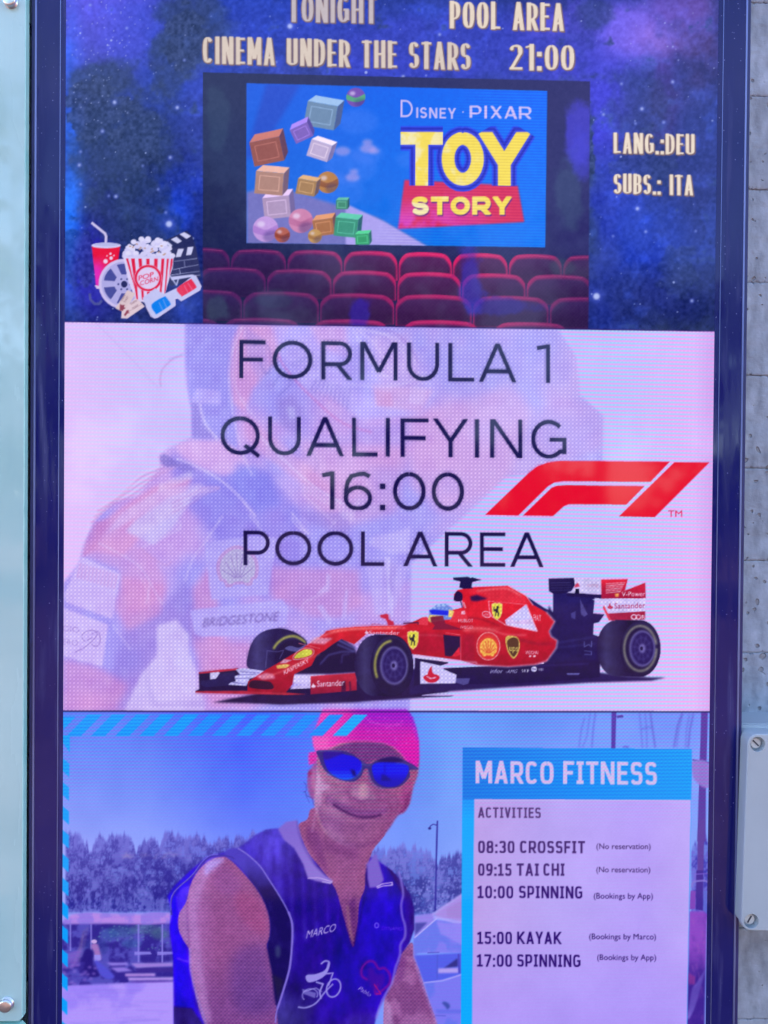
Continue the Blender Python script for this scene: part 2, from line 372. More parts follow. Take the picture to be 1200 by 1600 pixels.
for xa, xb, y in [(262, 378, 453), (380, 498, 456), (500, 616, 459), (618, 737, 461), (739, 857, 463), (859, 970, 465)]: seat(xa, xb, y, .62, 36)
for xa, xb, y in [(215, 345, 496), (348, 470, 497), (487, 608, 499.5), (628, 749, 501), (770, 888, 504)]: seat(xa, xb, y, .7, 18)
use(P_HALL)
CUR[0] = 0
for a in [(735, 440, 22, 60, (58, 52, 196), .6), (560, 488, 18, 24, (52, 40, 200), .5), (780, 478, 60, 14, (54, 46, 170), .5), (340, 480, 20, 20, (60, 84, 110), .5), (430, 470, 30, 14, (58, 78, 104), .35), (880, 420, 26, 16, (60, 84, 100), .35)]: hblob(*a)

# the film picture: a plain stand-in of blocks and balls in the same colours
P_FILM = part('film_picture', P_CIN, 'bright blue film picture with plain toy blocks')
film = [(385, 130), (855, 142), (852, 386.5), (385, 379.5)]
def filmc(x, y):
    t = np.clip((x - 385) / 470, 0, 1)[..., None]; v = np.clip((y - 130) / 250, 0, 1)[..., None]
    c = np.array((26, 92, 226.)) * (1 - t) + np.array((0, 106, 252.)) * t
    return c * (1 - .0 * v) + np.array((0, 14, -6.)) * v
fill(film, filmc); FM = full(film)
fill([(416, 131), (470, 131), (430, 200), (400, 240), (385, 250), (385, 235)], (44, 66, 190), .6, 5, clip=FM)
for cx, cy, r in [(560, 190, 20), (640, 250, 14), (575, 240, 16), (548, 262, 26), (520, 300, 30)]: disc(cx, cy, r * 1.6, r, (86, 130, 250), .35, 6, clip=FM)
fill([(385, 300), (430, 290), (520, 318), (590, 340), (670, 386), (385, 386)], (128, 118, 190), .9, 3, clip=FM)
fill([(540, 318), (600, 346), (672, 388), (540, 388)], (176, 164, 242), .95, 2, clip=FM)
use(P_FILM)
def block(cx, cy, s, a, col, P=True):
    P = part('toy_block', P_CIN); c = np.array(col, float); ca, sa = math.cos(math.radians(a)), math.sin(math.radians(a))
    q = lambda u, v: (cx + (u * ca - v * sa) * s, cy + (u * sa + v * ca) * s)
    fill([q(-1, -.6), q(1, -.6), q(1, 1), q(-1, 1)], tuple(c), 1, 0, clip=FM)
    fill([q(-1, -.6), q(-.55, -1.05), q(1.35, -1.05), q(1, -.6)], tuple(np.minimum(c * 1.25 + 20, 255)), 1, 0, clip=FM)
    fill([q(1, -.6), q(1.35, -1.05), q(1.35, .5), q(1, 1)], tuple(c * .62 + (8, 8, 40)), 1, 0, clip=FM)
    stroke([q(-.7, -.3), q(.7, -.3), q(.7, .7), q(-.7, .7)], 1.2, tuple(np.minimum(c * 1.2 + 30, 255)), .7, 0, True, clip=FM)
def ball(cx, cy, r, col, col2):
    P = part('toy_ball', P_CIN); disc(cx, cy, r, r, col, 1, clip=FM); B = full(ell(cx, cy, r, r)) * FM
    fill(sm([(cx - r, cy - r * .3), (cx, cy + r * .05), (cx + r, cy - r * .35), (cx + r, cy + r * .2), (cx, cy + r * .5), (cx - r, cy + r * .2)]), col2, 1, 0, clip=B)
    disc(cx - r * .35, cy - r * .4, r * .3, r * .22, (236, 226, 255), .6, 2, clip=B); disc(cx + r * .5, cy + r * .6, r * .7, r * .5, (40, 40, 110), .35, 4, clip=B)
block(432, 320, 21, -6, (176, 150, 190)); block(416, 232, 24, -12, (150, 84, 76)); block(421, 282, 22, 5, (176, 132, 120))
block(502, 176, 24, 10, (112, 140, 176)); block(470, 205, 15, -25, (126, 96, 190)); ball(556, 152, 15, (120, 80, 180), (90, 170, 130))
block(500, 232, 17, 18, (190, 172, 212)); ball(512, 285, 17, (186, 128, 70), (150, 92, 60)); block(479, 290, 15, 10, (168, 128, 86))
ball(415, 358, 20, (196, 156, 226), (176, 130, 214)); ball(470, 345, 19, (206, 132, 176), (190, 112, 160)); ball(441, 367, 12, (180, 96, 84), (150, 70, 60))
block(505, 352, 16, -8, (170, 112, 78)); ball(492, 369, 11, (196, 150, 90), (170, 120, 70)); block(541, 352, 18, 6, (64, 150, 128)); block(566, 372, 11, -4, (56, 158, 110)); block(534, 318, 9, 0, (70, 140, 120))
for x, y, r in [(575, 232, 9), (574, 222, 6), (551, 277, 8), (553, 268, 5), (585, 236, 6), (535, 236, 9)]: use(P_FILM); disc(x, y, r * 1.4, r * .8, (186, 160, 232), .6, 3, clip=FM)

part('studio_lettering', P_CIN, 'small pale studio names above the title')
LV = (206, 188, 246)
for t, a, b, y, cap in [('D', 626, 645, 183, 27), ('ISNEY', 651, 712, 184.5, 17)]: word(t, a, b, y, .022, cap, 3.0, LV, .5, .14)
disc(723.5, 175, 1.4, 1.4, LV)
PEN = lambda v, up: .62 + .62 * (1 - v) ** .8 + (.25 if not up and v > .2 else 0)
word('PIXAR', 734, 830, 184.5, .02, 20, 3.4, LV, .8, .14, pen=PEN)
# plain title lettering: yellow capitals with a blue outline over a red band
part('title_band', P_CIN, 'red band under the film title')
fill([(632, 281), (809, 290), (819.5, 347), (621.5, 358)], lambda x, y: mix((214, 40, 92), (214, 66, 190), ss(.45, .62, n2[(y - Y0).astype(int), (x - X0).astype(int)]) * ss(820, 640, x) * ss(295, 350, y + .15 * (x - 650))), 1, .5)
part('title_lettering', P_CIN, 'large yellow title capitals')
YL = lambda x, y: mix((246, 220, 86), (244, 232, 176), ss(.5, .66, n3[(y - Y0).astype(int), (x - X0).astype(int)]) * ss(800, 650, x))
TOY = [('T', 626, 692), ('O', 690, 756), ('Y', 750, 826)]
for grow, col in [(9.5, (46, 74, 236)), (7, (38, 40, 190)), (3.2, (60, 70, 226))]: letters(TOY, 290, .002, 626, 84, 20, col, grow=grow)
letters(TOY, 290, .002, 626, 84, 20, YL)
part('title_lettering', P_CIN, 'small yellow title capitals on the red band')
word('STORY', 643, 799, 337, -.002, 29, 8.6, (120, 40, 130), .95, .10, dx=1.2, dy=1.5); word('STORY', 643, 799, 336, -.002, 29, 8.2, YL, .95, .10)

# cream lettering
CR = (232, 216, 198); PEN2 = lambda v, up: .42 + .66 * (1 - v) ** 1.2 + (.14 if not up and v > .15 else 0)
def cin(lbl, txt, a, b, base, sl, cap, wt, col=CR, cond=.46, gap=.12, **k):
    part('heading_lettering', P_CIN, lbl)
    for dx, dy in ((1.6, 1.8), (-.8, .8)): word(txt, a, b, base, sl, cap, wt, (134, 104, 100), cond, gap, n=2.6, pen=PEN2, dx=dx, dy=dy, alpha=.85, grow=.5, **k)
    word(txt, a, b, base, sl, cap, wt, col, cond, gap, n=2.6, pen=PEN2, **k)
cin('cream heading in the top left', 'TONIGHT', 451, 588, 34.5, .018, 43, 6.2, (196, 184, 190))
cin('cream heading in the top right', 'POOL AREA', 703, 881, 44.5, .024, 44, 6.4)
cin('long cream heading in the second row', 'CINEMA UNDER THE STARS', 317, 735, 99.5, .0245, 43.5, 6.2, (218, 202, 190), .46, .12)
cin('cream starting time in the second row', '21:00', 796, 897, 110, .01, 42, 6.6, CR, .5, .12)
cin('small cream line about the spoken language', 'LANG.:DEU', 959, 1085, 239.5, .022, 33, 4.9, (238, 222, 204), .46, .12)
cin('small cream line about the subtitles', 'SUBS.: ITA', 959, 1083, 303, .02, 32.5, 4.9, (238, 222, 204), .46, .12)

# the refreshments drawing (coordinates read at 5.4545 to 1)
def Z(p): return T(p, 120, 330, 5.4545)
WHT, RED = (208, 206, 250), (222, 34, 78)
part('drink_cup', P_CIN, 'red drink cup with a straw')
stroke(Z([(125, 97), (240, 190), (250, 215), (247, 280)]), 4.0, (206, 196, 240))
fill(Z([(128, 300), (370, 300), (345, 470), (262, 660), (165, 655)]), lambda x, y: mix((232, 30, 70), (226, 50, 190), ss(395, 425, y) * ss(178, 150, x)))
fill(Z(ell(250, 292, 126, 24)), WHT); fill(Z(ell(250, 284, 112, 15)), (184, 186, 236))
fill(Z([(150, 630), (262, 650), (262, 668), (170, 660)]), (220, 200, 240))
for u, v, r in [(245, 427, 19), (292, 400, 15), (287, 362, 10), (258, 380, 7), (316, 378, 7), (275, 500, 28), (240, 552, 14), (262, 548, 10)]: fill(Z(ell(u, v, r, r)), (236, 208, 240))
stroke(Z([(110, 700), (115, 750), (150, 790), (190, 790), (215, 760)]), 4, (88, 96, 160), .8)
part('film_reel', P_CIN, 'pale film reel beside the popcorn')
RP = (176, 172, 232)
fill(Z(ell(400, 620, 214, 214)), (206, 194, 242)); fill(Z(ell(400, 620, 190, 190)), RP)
for k in range(6):
    a = math.radians(30 + 60 * k + 0); a0, a1 = 30 + 60 * k - 21, 30 + 60 * k + 21
    pts = [(400 + 175 * math.cos(math.radians(q)), 620 + 175 * math.sin(math.radians(q))) for q in np.linspace(a0, a1, 7)] + [(400 + 78 * math.cos(math.radians(q)), 620 + 78 * math.sin(math.radians(q))) for q in np.linspace(a1 - 6, a0 + 6, 5)]
    fill(Z(pts), (74, 80, 160)); stroke(Z(pts), .8, (206, 196, 244), .8, closed=True)
fill(Z(ell(404, 622, 27, 29)), (44, 48, 104))
for k in range(6): q = math.radians(60 * k); fill(Z(ell(404 + 50 * math.cos(q), 622 + 50 * math.sin(q), 8, 8)), (60, 64, 130))
part('clapperboard', P_CIN, 'dark clapperboard with white stripes behind the popcorn')
DK = (50, 54, 104)
fill(Z([(800, 300), (1015, 300), (1060, 560), (800, 640), (760, 560)]), DK)
fill(Z([(745, 250), (940, 165), (985, 215), (1010, 300), (800, 310)]), (42, 48, 100))
for p in ([(800, 240), (850, 218), (895, 255), (860, 276)], [(875, 196), (915, 178), (975, 212), (935, 236)], [(745, 262), (775, 258), (815, 292), (800, 310)], [(862, 322), (912, 320), (886, 388), (843, 392)], [(945, 306), (995, 302), (975, 372), (931, 376)]): fill(Z(p), (206, 206, 246))
for p in ([(830, 428), (1025, 402)], [(820, 498), (1035, 456)], [(800, 545), (1045, 512)], [(820, 440), (815, 500)], [(915, 424), (922, 474)], [(875, 492), (882, 535)], [(1010, 550), (1052, 544)]): stroke(Z(p), .9, (176, 182, 230), .9)
stroke(Z([(780, 530), (850, 630), (870, 560)]), 2, (176, 182, 230))
part('popcorn_bucket', P_CIN, 'red and white striped popcorn bucket')
bk = [(395, 400), (828, 402), (752, 712), (600, 780), (505, 748)]
fill(Z([(395, 385), (828, 390), (815, 480), (745, 730), (600, 790), (500, 745), (440, 600)]), (218, 208, 248))
BK = full(Z([(395, 400), (828, 405), (742, 735), (600, 760), (505, 750)]))
for a, b, c_, d in [(418, 438, 515, 520), (463, 494, 500, 520), (524, 553, 548, 570), (592, 620, 592, 622), (660, 690, 640, 672), (722, 748, 695, 715), (768, 785, 735, 748), (802, 820, 762, 772)]:
    fill(Z([(a, 402), (b, 402), (d + (b - a) * .1, 755), (c_ + 8, 755)]), RED, 1, 0, True, BK)
fill(Z(ell(608, 570, 118, 116)), (220, 204, 244)); stroke(Z(ell(608, 570, 105, 103)), 3.6, RED, closed=True)
for (x, y, r, cc) in [(rs.uniform(405, 815), rs.uniform(300, 385), 26, 0) for _ in range(46)] + [(rs.normal(615, 95), rs.uniform(250, 330), 24, 0) for _ in range(40)]:
    if abs(x - 610) > 225 - (385 - y) * .9 + 20: continue
    v = rs.uniform(-14, 8); fill(Z(sm([(x + r * math.cos(q) * rs.uniform(.75, 1.1), y + r * .85 * math.sin(q) * rs.uniform(.75, 1.1)) for q in np.arange(0, 6.28, .9)], 3)), (216 + v, 212 + v, 250 + v * .3)); 
for u, v in [(550, 238), (607, 236), (690, 246), (485, 262), (745, 275)]: fill(Z(ell(u, v, 25, 22)), (220, 216, 252))
for u, v in [(512, 280), (545, 310), (480, 305), (580, 316), (640, 322), (635, 348), (700, 348), (722, 296), (740, 372), (650, 340), (455, 300), (535, 325), (750, 364)]:
    fill(Z(ell(u, v, 11, 6, rot=rs.uniform(-50, 50))), (186, 146, 130), .9)
fill(Z([(388, 372), (832, 378), (820, 405), (398, 403)]), (208, 204, 248), .9)
part('bucket_lettering', P_CIN, 'red lettering on the popcorn bucket')
btext('POP', *Z([(527, 590)])[0][:1], Z([(655, 0)])[0][0], Z([(0, 592)])[0][1], 7.6, RED, slope=-.27, bold=.035)
btext('CORN', Z([(540, 0)])[0][0], Z([(692, 0)])[0][0], Z([(0, 634)])[0][1], 7.0, RED, slope=-.27, bold=.03)
part('cinema_glasses', P_CIN, 'cardboard glasses with one red and one blue lens')
fill(Z([(560, 740), (668, 655), (700, 680), (742, 706), (860, 650), (975, 560), (810, 590), (795, 560), (985, 538), (1012, 548), (1060, 640), (1048, 672), (890, 765), (862, 742), (836, 748), (842, 800), (690, 905), (660, 912), (632, 890), (588, 808)]), (194, 196, 244))
stroke(Z([(588, 808), (632, 895), (665, 912), (690, 905), (838, 806), (836, 748), (862, 742), (890, 765), (1050, 672), (1060, 640), (1012, 548)]), 1.2, (226, 210, 250), .9)
fill(Z(sm([(636, 796), (740, 730), (765, 738), (798, 785), (790, 806), (690, 872), (668, 868)], 3)), (20, 128, 240)); fill(Z(sm([(852, 658), (965, 582), (985, 590), (1018, 640), (1008, 660), (905, 722), (888, 718)], 3)), (228, 52, 92))
for p in ([(700, 775), (735, 850)], [(735, 750), (765, 822)], [(915, 630), (950, 700)], [(945, 610), (985, 672)]): stroke(Z(p), 1.6, (236, 190, 240), .35)
part('cinema_ticket', P_CIN, 'left cream cinema ticket')
fill(Z([(432, 672), (500, 700), (408, 868), (328, 826)]), (218, 196, 206)); 
btext('CINEMA', *[Z([(388, 768)])[0][0], Z([(388, 768)])[0][0] + 11, Z([(388, 768)])[0][1]], 3.0, (120, 88, 110), rot=-60); btext('TICKET', *[Z([(412, 782)])[0][0], Z([(412, 782)])[0][0] + 11, Z([(412, 782)])[0][1]], 3.0, (120, 88, 110), rot=-60)
fill(Z([(368, 790), (385, 800), (408, 798), (402, 818), (428, 830), (398, 836), (404, 862), (380, 846), (366, 852), (366, 822)]), (150, 76, 100))
part('cinema_ticket', P_CIN, 'right cream cinema ticket')
fill(Z([(500, 740), (548, 776), (580, 812), (430, 915), (378, 912), (382, 858)]), (222, 200, 214)); stroke(Z([(556, 790), (400, 880)]), .6, (140, 104, 124), .6)
btext('CINEMA', *[Z([(462, 800)])[0][0], Z([(462, 800)])[0][0] + 11.5, Z([(462, 800)])[0][1]], 3.0, (120, 88, 110), rot=-32); btext('TICKET', *[Z([(478, 838)])[0][0], Z([(478, 838)])[0][0] + 11, Z([(478, 838)])[0][1]], 3.0, (120, 88, 110), rot=-32)
fill(Z([(425, 845), (445, 842), (440, 862), (455, 868), (432, 872), (412, 896), (402, 884)]), (150, 76, 100))

# ------------------------------------------------------------------ middle picture: the racing announcement
mid = [(101.8, 503), (1117, 518), (1108, 1111), (98, 1110)]
MM = full(mid)
def racebg(x, y):
    c = lerp_grad([(98, (222, 192, 254)), (220, (206, 192, 254)), (420, (190, 184, 252)), (700, (188, 184, 252)), (980, (194, 190, 254)), (1085, (214, 186, 252)), (1117, (206, 164, 240))], 'x')(x, y)
    v = np.clip((y - 505) / 600, 0, 1)[..., None]
    return c + np.array((8, 2, 0.)) * v
use(P_RACE); fill([(60, 503), (101.8, 503), (1117, 518), (1160, 519), (1160, 1111), (60, 1110)], racebg)
# the faded portrait of a driver in a racing suit
P_GH = part('faded_driver_portrait', P_RACE, 'very pale pink and violet racing driver behind the lettering')
r1 = lambda p: T(p, 90, 500, 3.871); r2 = lambda p: T(p, 380, 500, 3.871); r3 = lambda p: T(p, 660, 500, 3.871); r4 = lambda p: T(p, 90, 800, 3.871); r5 = lambda p: T(p, 380, 800, 3.871)
gm = np.zeros((CH, CW)); gmix = ss(.28, .72, noise(90, 3, 21) ); gfine = noise(14, 3, 22)
body = [(290, 500), (290, 575), (292, 602), (300, 640), (300, 684), (262, 702), (248, 712), (252, 728), (215, 775), (175, 785), (148, 815), (132, 850), (124, 880), (96, 915), (96, 1115), (640, 1112), (642, 880), (720, 810), (790, 745), (940, 722), (942, 650), (905, 618), (900, 560), (862, 500)]
gm = full(body, 3) * MM * (1 - .35 * ss(600, 760, XX))
def gp(col, pts, a=1.0, bl=2, clip=None, mark=False): fill(pts, col, a, bl, mark, gm if clip is None else clip)
GP, GB, GL = (212, 140, 212), (136, 122, 226), (204, 194, 254)
CUR[0] = P_GH
fill(body, lambda x, y: mix((200, 150, 228), (150, 142, 242), gmix[(y - Y0).astype(int), (x - X0).astype(int)]), .86, 3, True, MM)
CAN += (full(body, 3) * MM * ss(560, 820, XX) * .5)[..., None] * (racebg(XX, YY) - CAN)
CUR[0] = 0
# cap and peak, light violet; left blue block
gp((150, 142, 240), [(288, 500), (375, 505), (362, 600), (372, 700), (300, 685), (292, 605), (288, 560)], .9, 3)
gp((186, 170, 250), r1([(840, 410), (985, 430), (985, 510), (800, 505)]), .8, 1)
gp((146, 128, 220), r1([(800, 495), (850, 505), (880, 620), (970, 715), (820, 712)]), .7, 2)
gp((226, 150, 206), r1([(1100, 30), (1400, 30), (1330, 240), (1180, 420), (1130, 560), (1060, 500), (1040, 330), (1060, 120)]), .75, 5)
gp((186, 172, 254), [(425, 508), (560, 508), (640, 560), (690, 600), (660, 650), (560, 655), (520, 620), (470, 600), (440, 560)], .8, 6)
gp((214, 156, 222), [(480, 505), (540, 508), (545, 560), (500, 540)], .7, 6)
gp((140, 126, 226), r2([(560, 150), (720, 140), (780, 390), (900, 380), (1000, 300), (1090, 420), (960, 520), (640, 420)]), .45, 8)
gp((224, 160, 212), r2([(780, 390), (1150, 420), (1080, 560), (800, 520)]), .55, 5)
gp((152, 136, 226), r2([(0, 20), (130, 130), (200, 440), (110, 420), (20, 200)]), .4, 5)
gp((140, 118, 212), r2([(200, 480), (300, 450), (370, 560), (340, 600), (330, 700), (220, 640)]), .7, 6)
gp((178, 170, 240), r2([(262, 520), (310, 530), (320, 590), (280, 600)]), .8, 3)
gp((226, 150, 204), r2([(0, 560), (200, 720), (420, 900), (560, 1040), (380, 1000), (120, 820), (0, 700)]), .5, 6)
gp((176, 150, 236), r2([(640, 660), (1110, 600), (1160, 700), (1100, 760), (660, 760)]), .6, 6)
# chin, collar and the dark blue diagonal
gp((226, 176, 236), r1([(700, 740), (1000, 720), (1180, 880), (1000, 950), (760, 840)]), .8, 5)
gp((128, 118, 232), [(268, 705), (330, 745), (420, 740), (470, 800), (470, 880), (420, 940), (360, 900), (330, 830), (290, 790), (262, 726)], .7, 9)
gp((122, 126, 240), [(370, 722), (420, 735), (440, 790), (400, 800), (360, 760)], .7, 8)
gp((230, 146, 200), [(150, 820), (240, 760), (300, 745), (280, 800), (230, 830), (190, 870), (140, 860)], .7, 5)
gp((206, 196, 250), [(214, 810), (262, 778), (312, 760), (268, 828), (240, 852), (196, 830)], .8, 4)
gp((216, 190, 246), [(190, 800), (250, 765), (310, 755), (330, 765), (230, 800), (165, 835)], .6, 3)
gp((196, 120, 196), [(145, 815), (170, 812), (150, 860), (126, 872), (132, 840)], .75, 4)
gp((220, 146, 208), [(130, 848), (190, 838), (240, 870), (260, 910), (230, 960), (200, 960), (185, 890), (128, 868)], .55, 6)
gp((226, 176, 226), [(580, 520), (640, 520), (660, 600), (600, 640)], .4, 8)
gp((224, 160, 216), [(640, 650), (800, 600), (830, 640), (790, 760), (690, 800), (640, 760)], .6, 12)
gp((196, 150, 226), [(860, 620), (935, 630), (942, 700), (880, 722), (820, 700)], .6, 8)
gp((160, 152, 240), [(730, 520), (860, 508), (895, 570), (890, 600), (800, 612), (740, 590)], .55, 10)
gp((226, 152, 204), [(470, 690), (640, 700), (620, 800), (520, 830), (470, 770)], .45, 10)
gp((222, 130, 190), [(330, 880), (350, 1000), (420, 1010), (420, 1100), (330, 1105), (300, 1000), (300, 920)], .6, 8)
gp((134, 112, 214), [(200, 960), (262, 940), (290, 900), (320, 1000), (300, 1000), (250, 1010), (225, 1110), (160, 1110)], .6, 9)
gp((220, 130, 196), [(98, 1030), (150, 1040), (200, 1070), (180, 1112), (98, 1112)], .6, 9)
gp((224, 140, 200), [(190, 900), (262, 915), (250, 960), (200, 985), (180, 950)], .6, 7)
gp((214, 130, 196), r5([(160, 330), (700, 350), (720, 560), (600, 640), (420, 640), (160, 500)]), .6, 8)
gp((144, 120, 216), r5([(330, 0), (620, 0), (660, 120), (560, 140), (400, 60)]), .6, 5)
gp((190, 176, 250), r5([(740, 320), (1010, 320), (900, 640), (800, 620)]), .7, 3)
gp((150, 126, 220), r5([(840, 300), (940, 320), (900, 520), (850, 440)]), .5, 4)
gp((206, 196, 254), r5([(860, 270), (890, 280), (880, 420), (905, 520), (900, 640), (870, 500)]), .8, 1)
gp((206, 196, 254), r5([(500, 370), (530, 380), (520, 480), (440, 500), (500, 440)]), .5, 2)
gp((196, 186, 252), r5([(445, 570), (480, 560), (540, 660), (520, 690)]), .6, 2); gp((196, 186, 252), r5([(620, 470), (632, 475), (625, 640), (590, 660)]), .6, 2)
gp((212, 200, 254), r5([(930, 120), (1010, 90), (1005, 250), (880, 250), (760, 200), (780, 150)]), .5, 3)
gp((214, 198, 250), r4([(600, 690), (720, 650), (790, 740), (800, 860), (840, 950), (850, 1080), (890, 1140), (890, 1210), (400, 1210), (500, 990), (600, 870)]), .85, 3)
gp((146, 118, 214), r4([(530, 960), (600, 1150), (900, 1140), (900, 1180), (560, 1180)]), .35, 5)
# sewn patches on the suit
P_PA = part('suit_patch', P_RACE, 'pale patch with a scallop shell badge')
fill(r4([(890, 185), (1180, 145), (1330, 160), (1270, 500), (930, 530), (915, 420)]), (176, 164, 246), .9, 1, True)
SHELL = [(20, 100), (14, 86), (6, 84), (0, 62), (2, 38), (14, 18), (34, 4), (50, 0), (66, 4), (86, 18), (98, 38), (100, 62), (94, 84), (86, 86), (80, 100), (66, 100), (62, 96), (38, 96), (34, 100)]
def shell(x0, y0, w, h, out, inn, rib, rw, al=1.0, rot=0, mark=True):
    def tr(p, k=0):
        o = []
        for u, v in p:
            u, v = (50 + (u - 50) * (1 - k)) / 100 * w - w / 2, (54 + (v - 54) * (1 - k)) / 100 * h - h / 2; a = math.radians(rot)
            o.append((x0 + w / 2 + u * math.cos(a) - v * math.sin(a), y0 + h / 2 + u * math.sin(a) + v * math.cos(a)))
        return o
    fill(sm(tr(SHELL), 3), out, al, 0, mark); fill(sm(tr(SHELL, .17), 3), inn, al, 0, mark)
    for q in (-62, -41, -20, 0, 20, 41, 62):
        a = math.radians(q); stroke(tr([(50 + 8 * math.sin(a), 88 - 6), (50 + 66 * math.sin(a) * .72, 90 - 78 * math.cos(a) * (.95 if abs(q) < 30 else .9))], .1), rw, rib, al, mark=mark)
shell(338, 852, 66, 64, (186, 140, 204), (180, 180, 216), (140, 118, 186), 1.5, .85, -4)
part('suit_patch', P_RACE, 'pale patch with the tyre maker name')
fill(r4([(800, 598), (870, 585), (1360, 530), (1390, 570), (1385, 680), (1200, 745), (880, 755), (830, 740)]), (178, 168, 250), .9, 1, True)
btext('BRIDGESTONE', 316, 437, 980, 14, (92, 70, 150), slope=-.085, shear=.3, bold=.06, alpha=.95, bl=.3)
part('suit_patch', P_RACE, 'white patch with scratchy pink strokes at the left edge')
fill(r4([(145, 270), (380, 375), (330, 645), (50, 545), (40, 500)]), (214, 190, 250), .85, 1, True, MM)
for k in range(12):
    u = 120 + k * 20; stroke(r4([(u + 20, 310 + k * 6), (u, 400 + k * 6)]), 2.0, (208, 140, 206), .75, .5, mark=False)
part('suit_patch', P_RACE, 'white patch with a curled signature at the left edge')
fill(r4([(30, 580), (305, 680), (270, 935), (30, 870)]), (216, 192, 250), .85, 1, True, MM)
btext('GIO', 98, 124, 986, 9, (150, 120, 196), slope=.12, bold=.01, alpha=.7); btext('ERO', 98, 122, 1007, 9, (150, 120, 196), slope=.1, bold=.01, alpha=.7)
stroke(sm(r4([(100, 850), (160, 820), (220, 770), (240, 730), (200, 715), (150, 740), (160, 780), (210, 760)]), 5, False), 1.6, (140, 110, 190), .7); stroke(sm(r4([(205, 740), (245, 725), (258, 780), (235, 812), (205, 800)]), 5, False), 1.6, (140, 110, 190), .7)
CUR[0] = 0
# seams, piping and stitched hatching
for p, w, a in [(r2([(150, 30), (170, 140), (240, 270), (330, 380), (430, 480), (560, 580), (700, 670), (790, 690)]), 2.2, .0),
                (r1([(1120, 40), (1060, 180), (1040, 330), (1050, 500), (1090, 700), (1140, 860), (1180, 940)]), 1.5, .6), (r1([(1140, 60), (1085, 200), (1065, 330), (1100, 460), (1200, 600)]), 1.2, .5),
                (r1([(860, 505), (890, 620), (970, 725)]), 2.5, .6), (r1([(720, 840), (860, 895), (1000, 980), (1110, 1080), (1200, 1190)]), 1.8, .7),
                (r2([(100, 700), (250, 850), (420, 1000), (600, 1110)]), 1.6, .6), (r2([(0, 1100), (100, 1239)]), 1.3, .5), (r4([(1000, 20), (900, 170), (820, 280), (770, 420)]), 1.5, .6),
                (r4([(245, 185), (440, 290), (520, 360), (610, 520), (640, 560)]), 1.4, .5), (r4([(560, 430), (535, 560)]), 1.3, .5), (r4([(330, 680), (440, 830)]), 1.3, .5),
                (r5([(30, 10), (110, 110)]), 1.4, .5), (r5([(290, 0), (380, 120)]), 2.2, .5), (r5([(560, 50), (520, 100)]), 1.2, .4), (r2([(670, 60), (760, 240), (830, 320), (900, 350)]), 1.5, .6), (r2([(700, 60), (900, 100), (1010, 200), (1050, 280)]), 1.2, .5),
                (r1([(100, 0), (250, 60), (400, 180), (600, 340)]), .8, .0), (r4([(190, 60), (150, 260)]), 1.0, .4), (r4([(690, 30), (740, 100), (510, 215)]), 1.3, .5), (r2([(640, 390), (900, 400), (1100, 340)]), 1.3, .5)]:
    if a: stroke(sm(p, 4, False), w * 1.15, (224, 212, 255), min(1, a * 1.4), .5, mark=False)
stroke(sm(r2([(205, 190), (240, 270), (330, 380), (430, 480), (540, 580), (640, 640), (780, 680)]), 5, False), 3.2, (206, 110, 190), .6, .8, mark=False)
for k in range(9): stroke(r2([(280 + k * 15, 200 - k * 6 + 60), (330 + k * 12, 300 - k * 14)]), 1, (104, 96, 190), .75, .2, mark=False); stroke(r2([(400 + k * 26, 400 + k * 10), (440 + k * 22 - 60, 460 + k * 12)]) if 0 else r2([(450 + k * 24, 350 + k * 8), (405 + k * 28, 430 + k * 14)]), 1.4, (104, 92, 186), .75, .2, mark=False)
for k in range(14): stroke(r1([(620 + k * 14, 990 - k * 6), (615 + k * 15, 1040 - k * 6)]), 1.8, (236, 228, 255), .8, .2, mark=False); stroke(r2([(370 + k * 22, 990 + k * 10), (362 + k * 22, 1040 + k * 12)]), 1.6, (226, 214, 255), .8, .2, mark=False)
for k in range(7): stroke(r2([(1020 + k * 13, 390 + k * 4), (1008 + k * 13, 500 + k * 3)]), 1.4, (230, 214, 255), .8, .2, mark=False)
for k in range(6): stroke(sm(r1([(200 + k * 10, 1230 - k * 18), (330 + k * 12, 1120 - k * 14), (450 + k * 12, 1060 - k * 26), (590 + k * 14, 950 - k * 14), (700 + k * 12, 900 - k * 6)]), 4, False), 1.1, (232, 214, 255) if k % 2 else (186, 100, 176), .8, .2, mark=False)
for k in range(5): stroke(sm(r1([(690, 1110 + k * 14), (800, 1060 + k * 14), (900, 1010 + k * 10), (980, 1010 + k * 3)]), 4, False), 1.1, (230, 212, 255) if k % 2 else (180, 108, 188), .8, .2, mark=False)
gl_ = gm * .24; CAN += gl_[..., None] * (np.array((180, 168, 252.)) - CAN)
w = gm * .22 * np.clip((gfine - .5) * 3, -1, 1)
CAN += w[..., None] * np.array((22, 34, 14.))
gp((128, 112, 206), r1([(615, 830), (640, 805), (700, 840), (740, 880), (660, 890), (625, 870)]), .8, 1)
gp((134, 120, 214), r1([(720, 850), (800, 870), (840, 920), (760, 920), (700, 880)]), .6, 2)
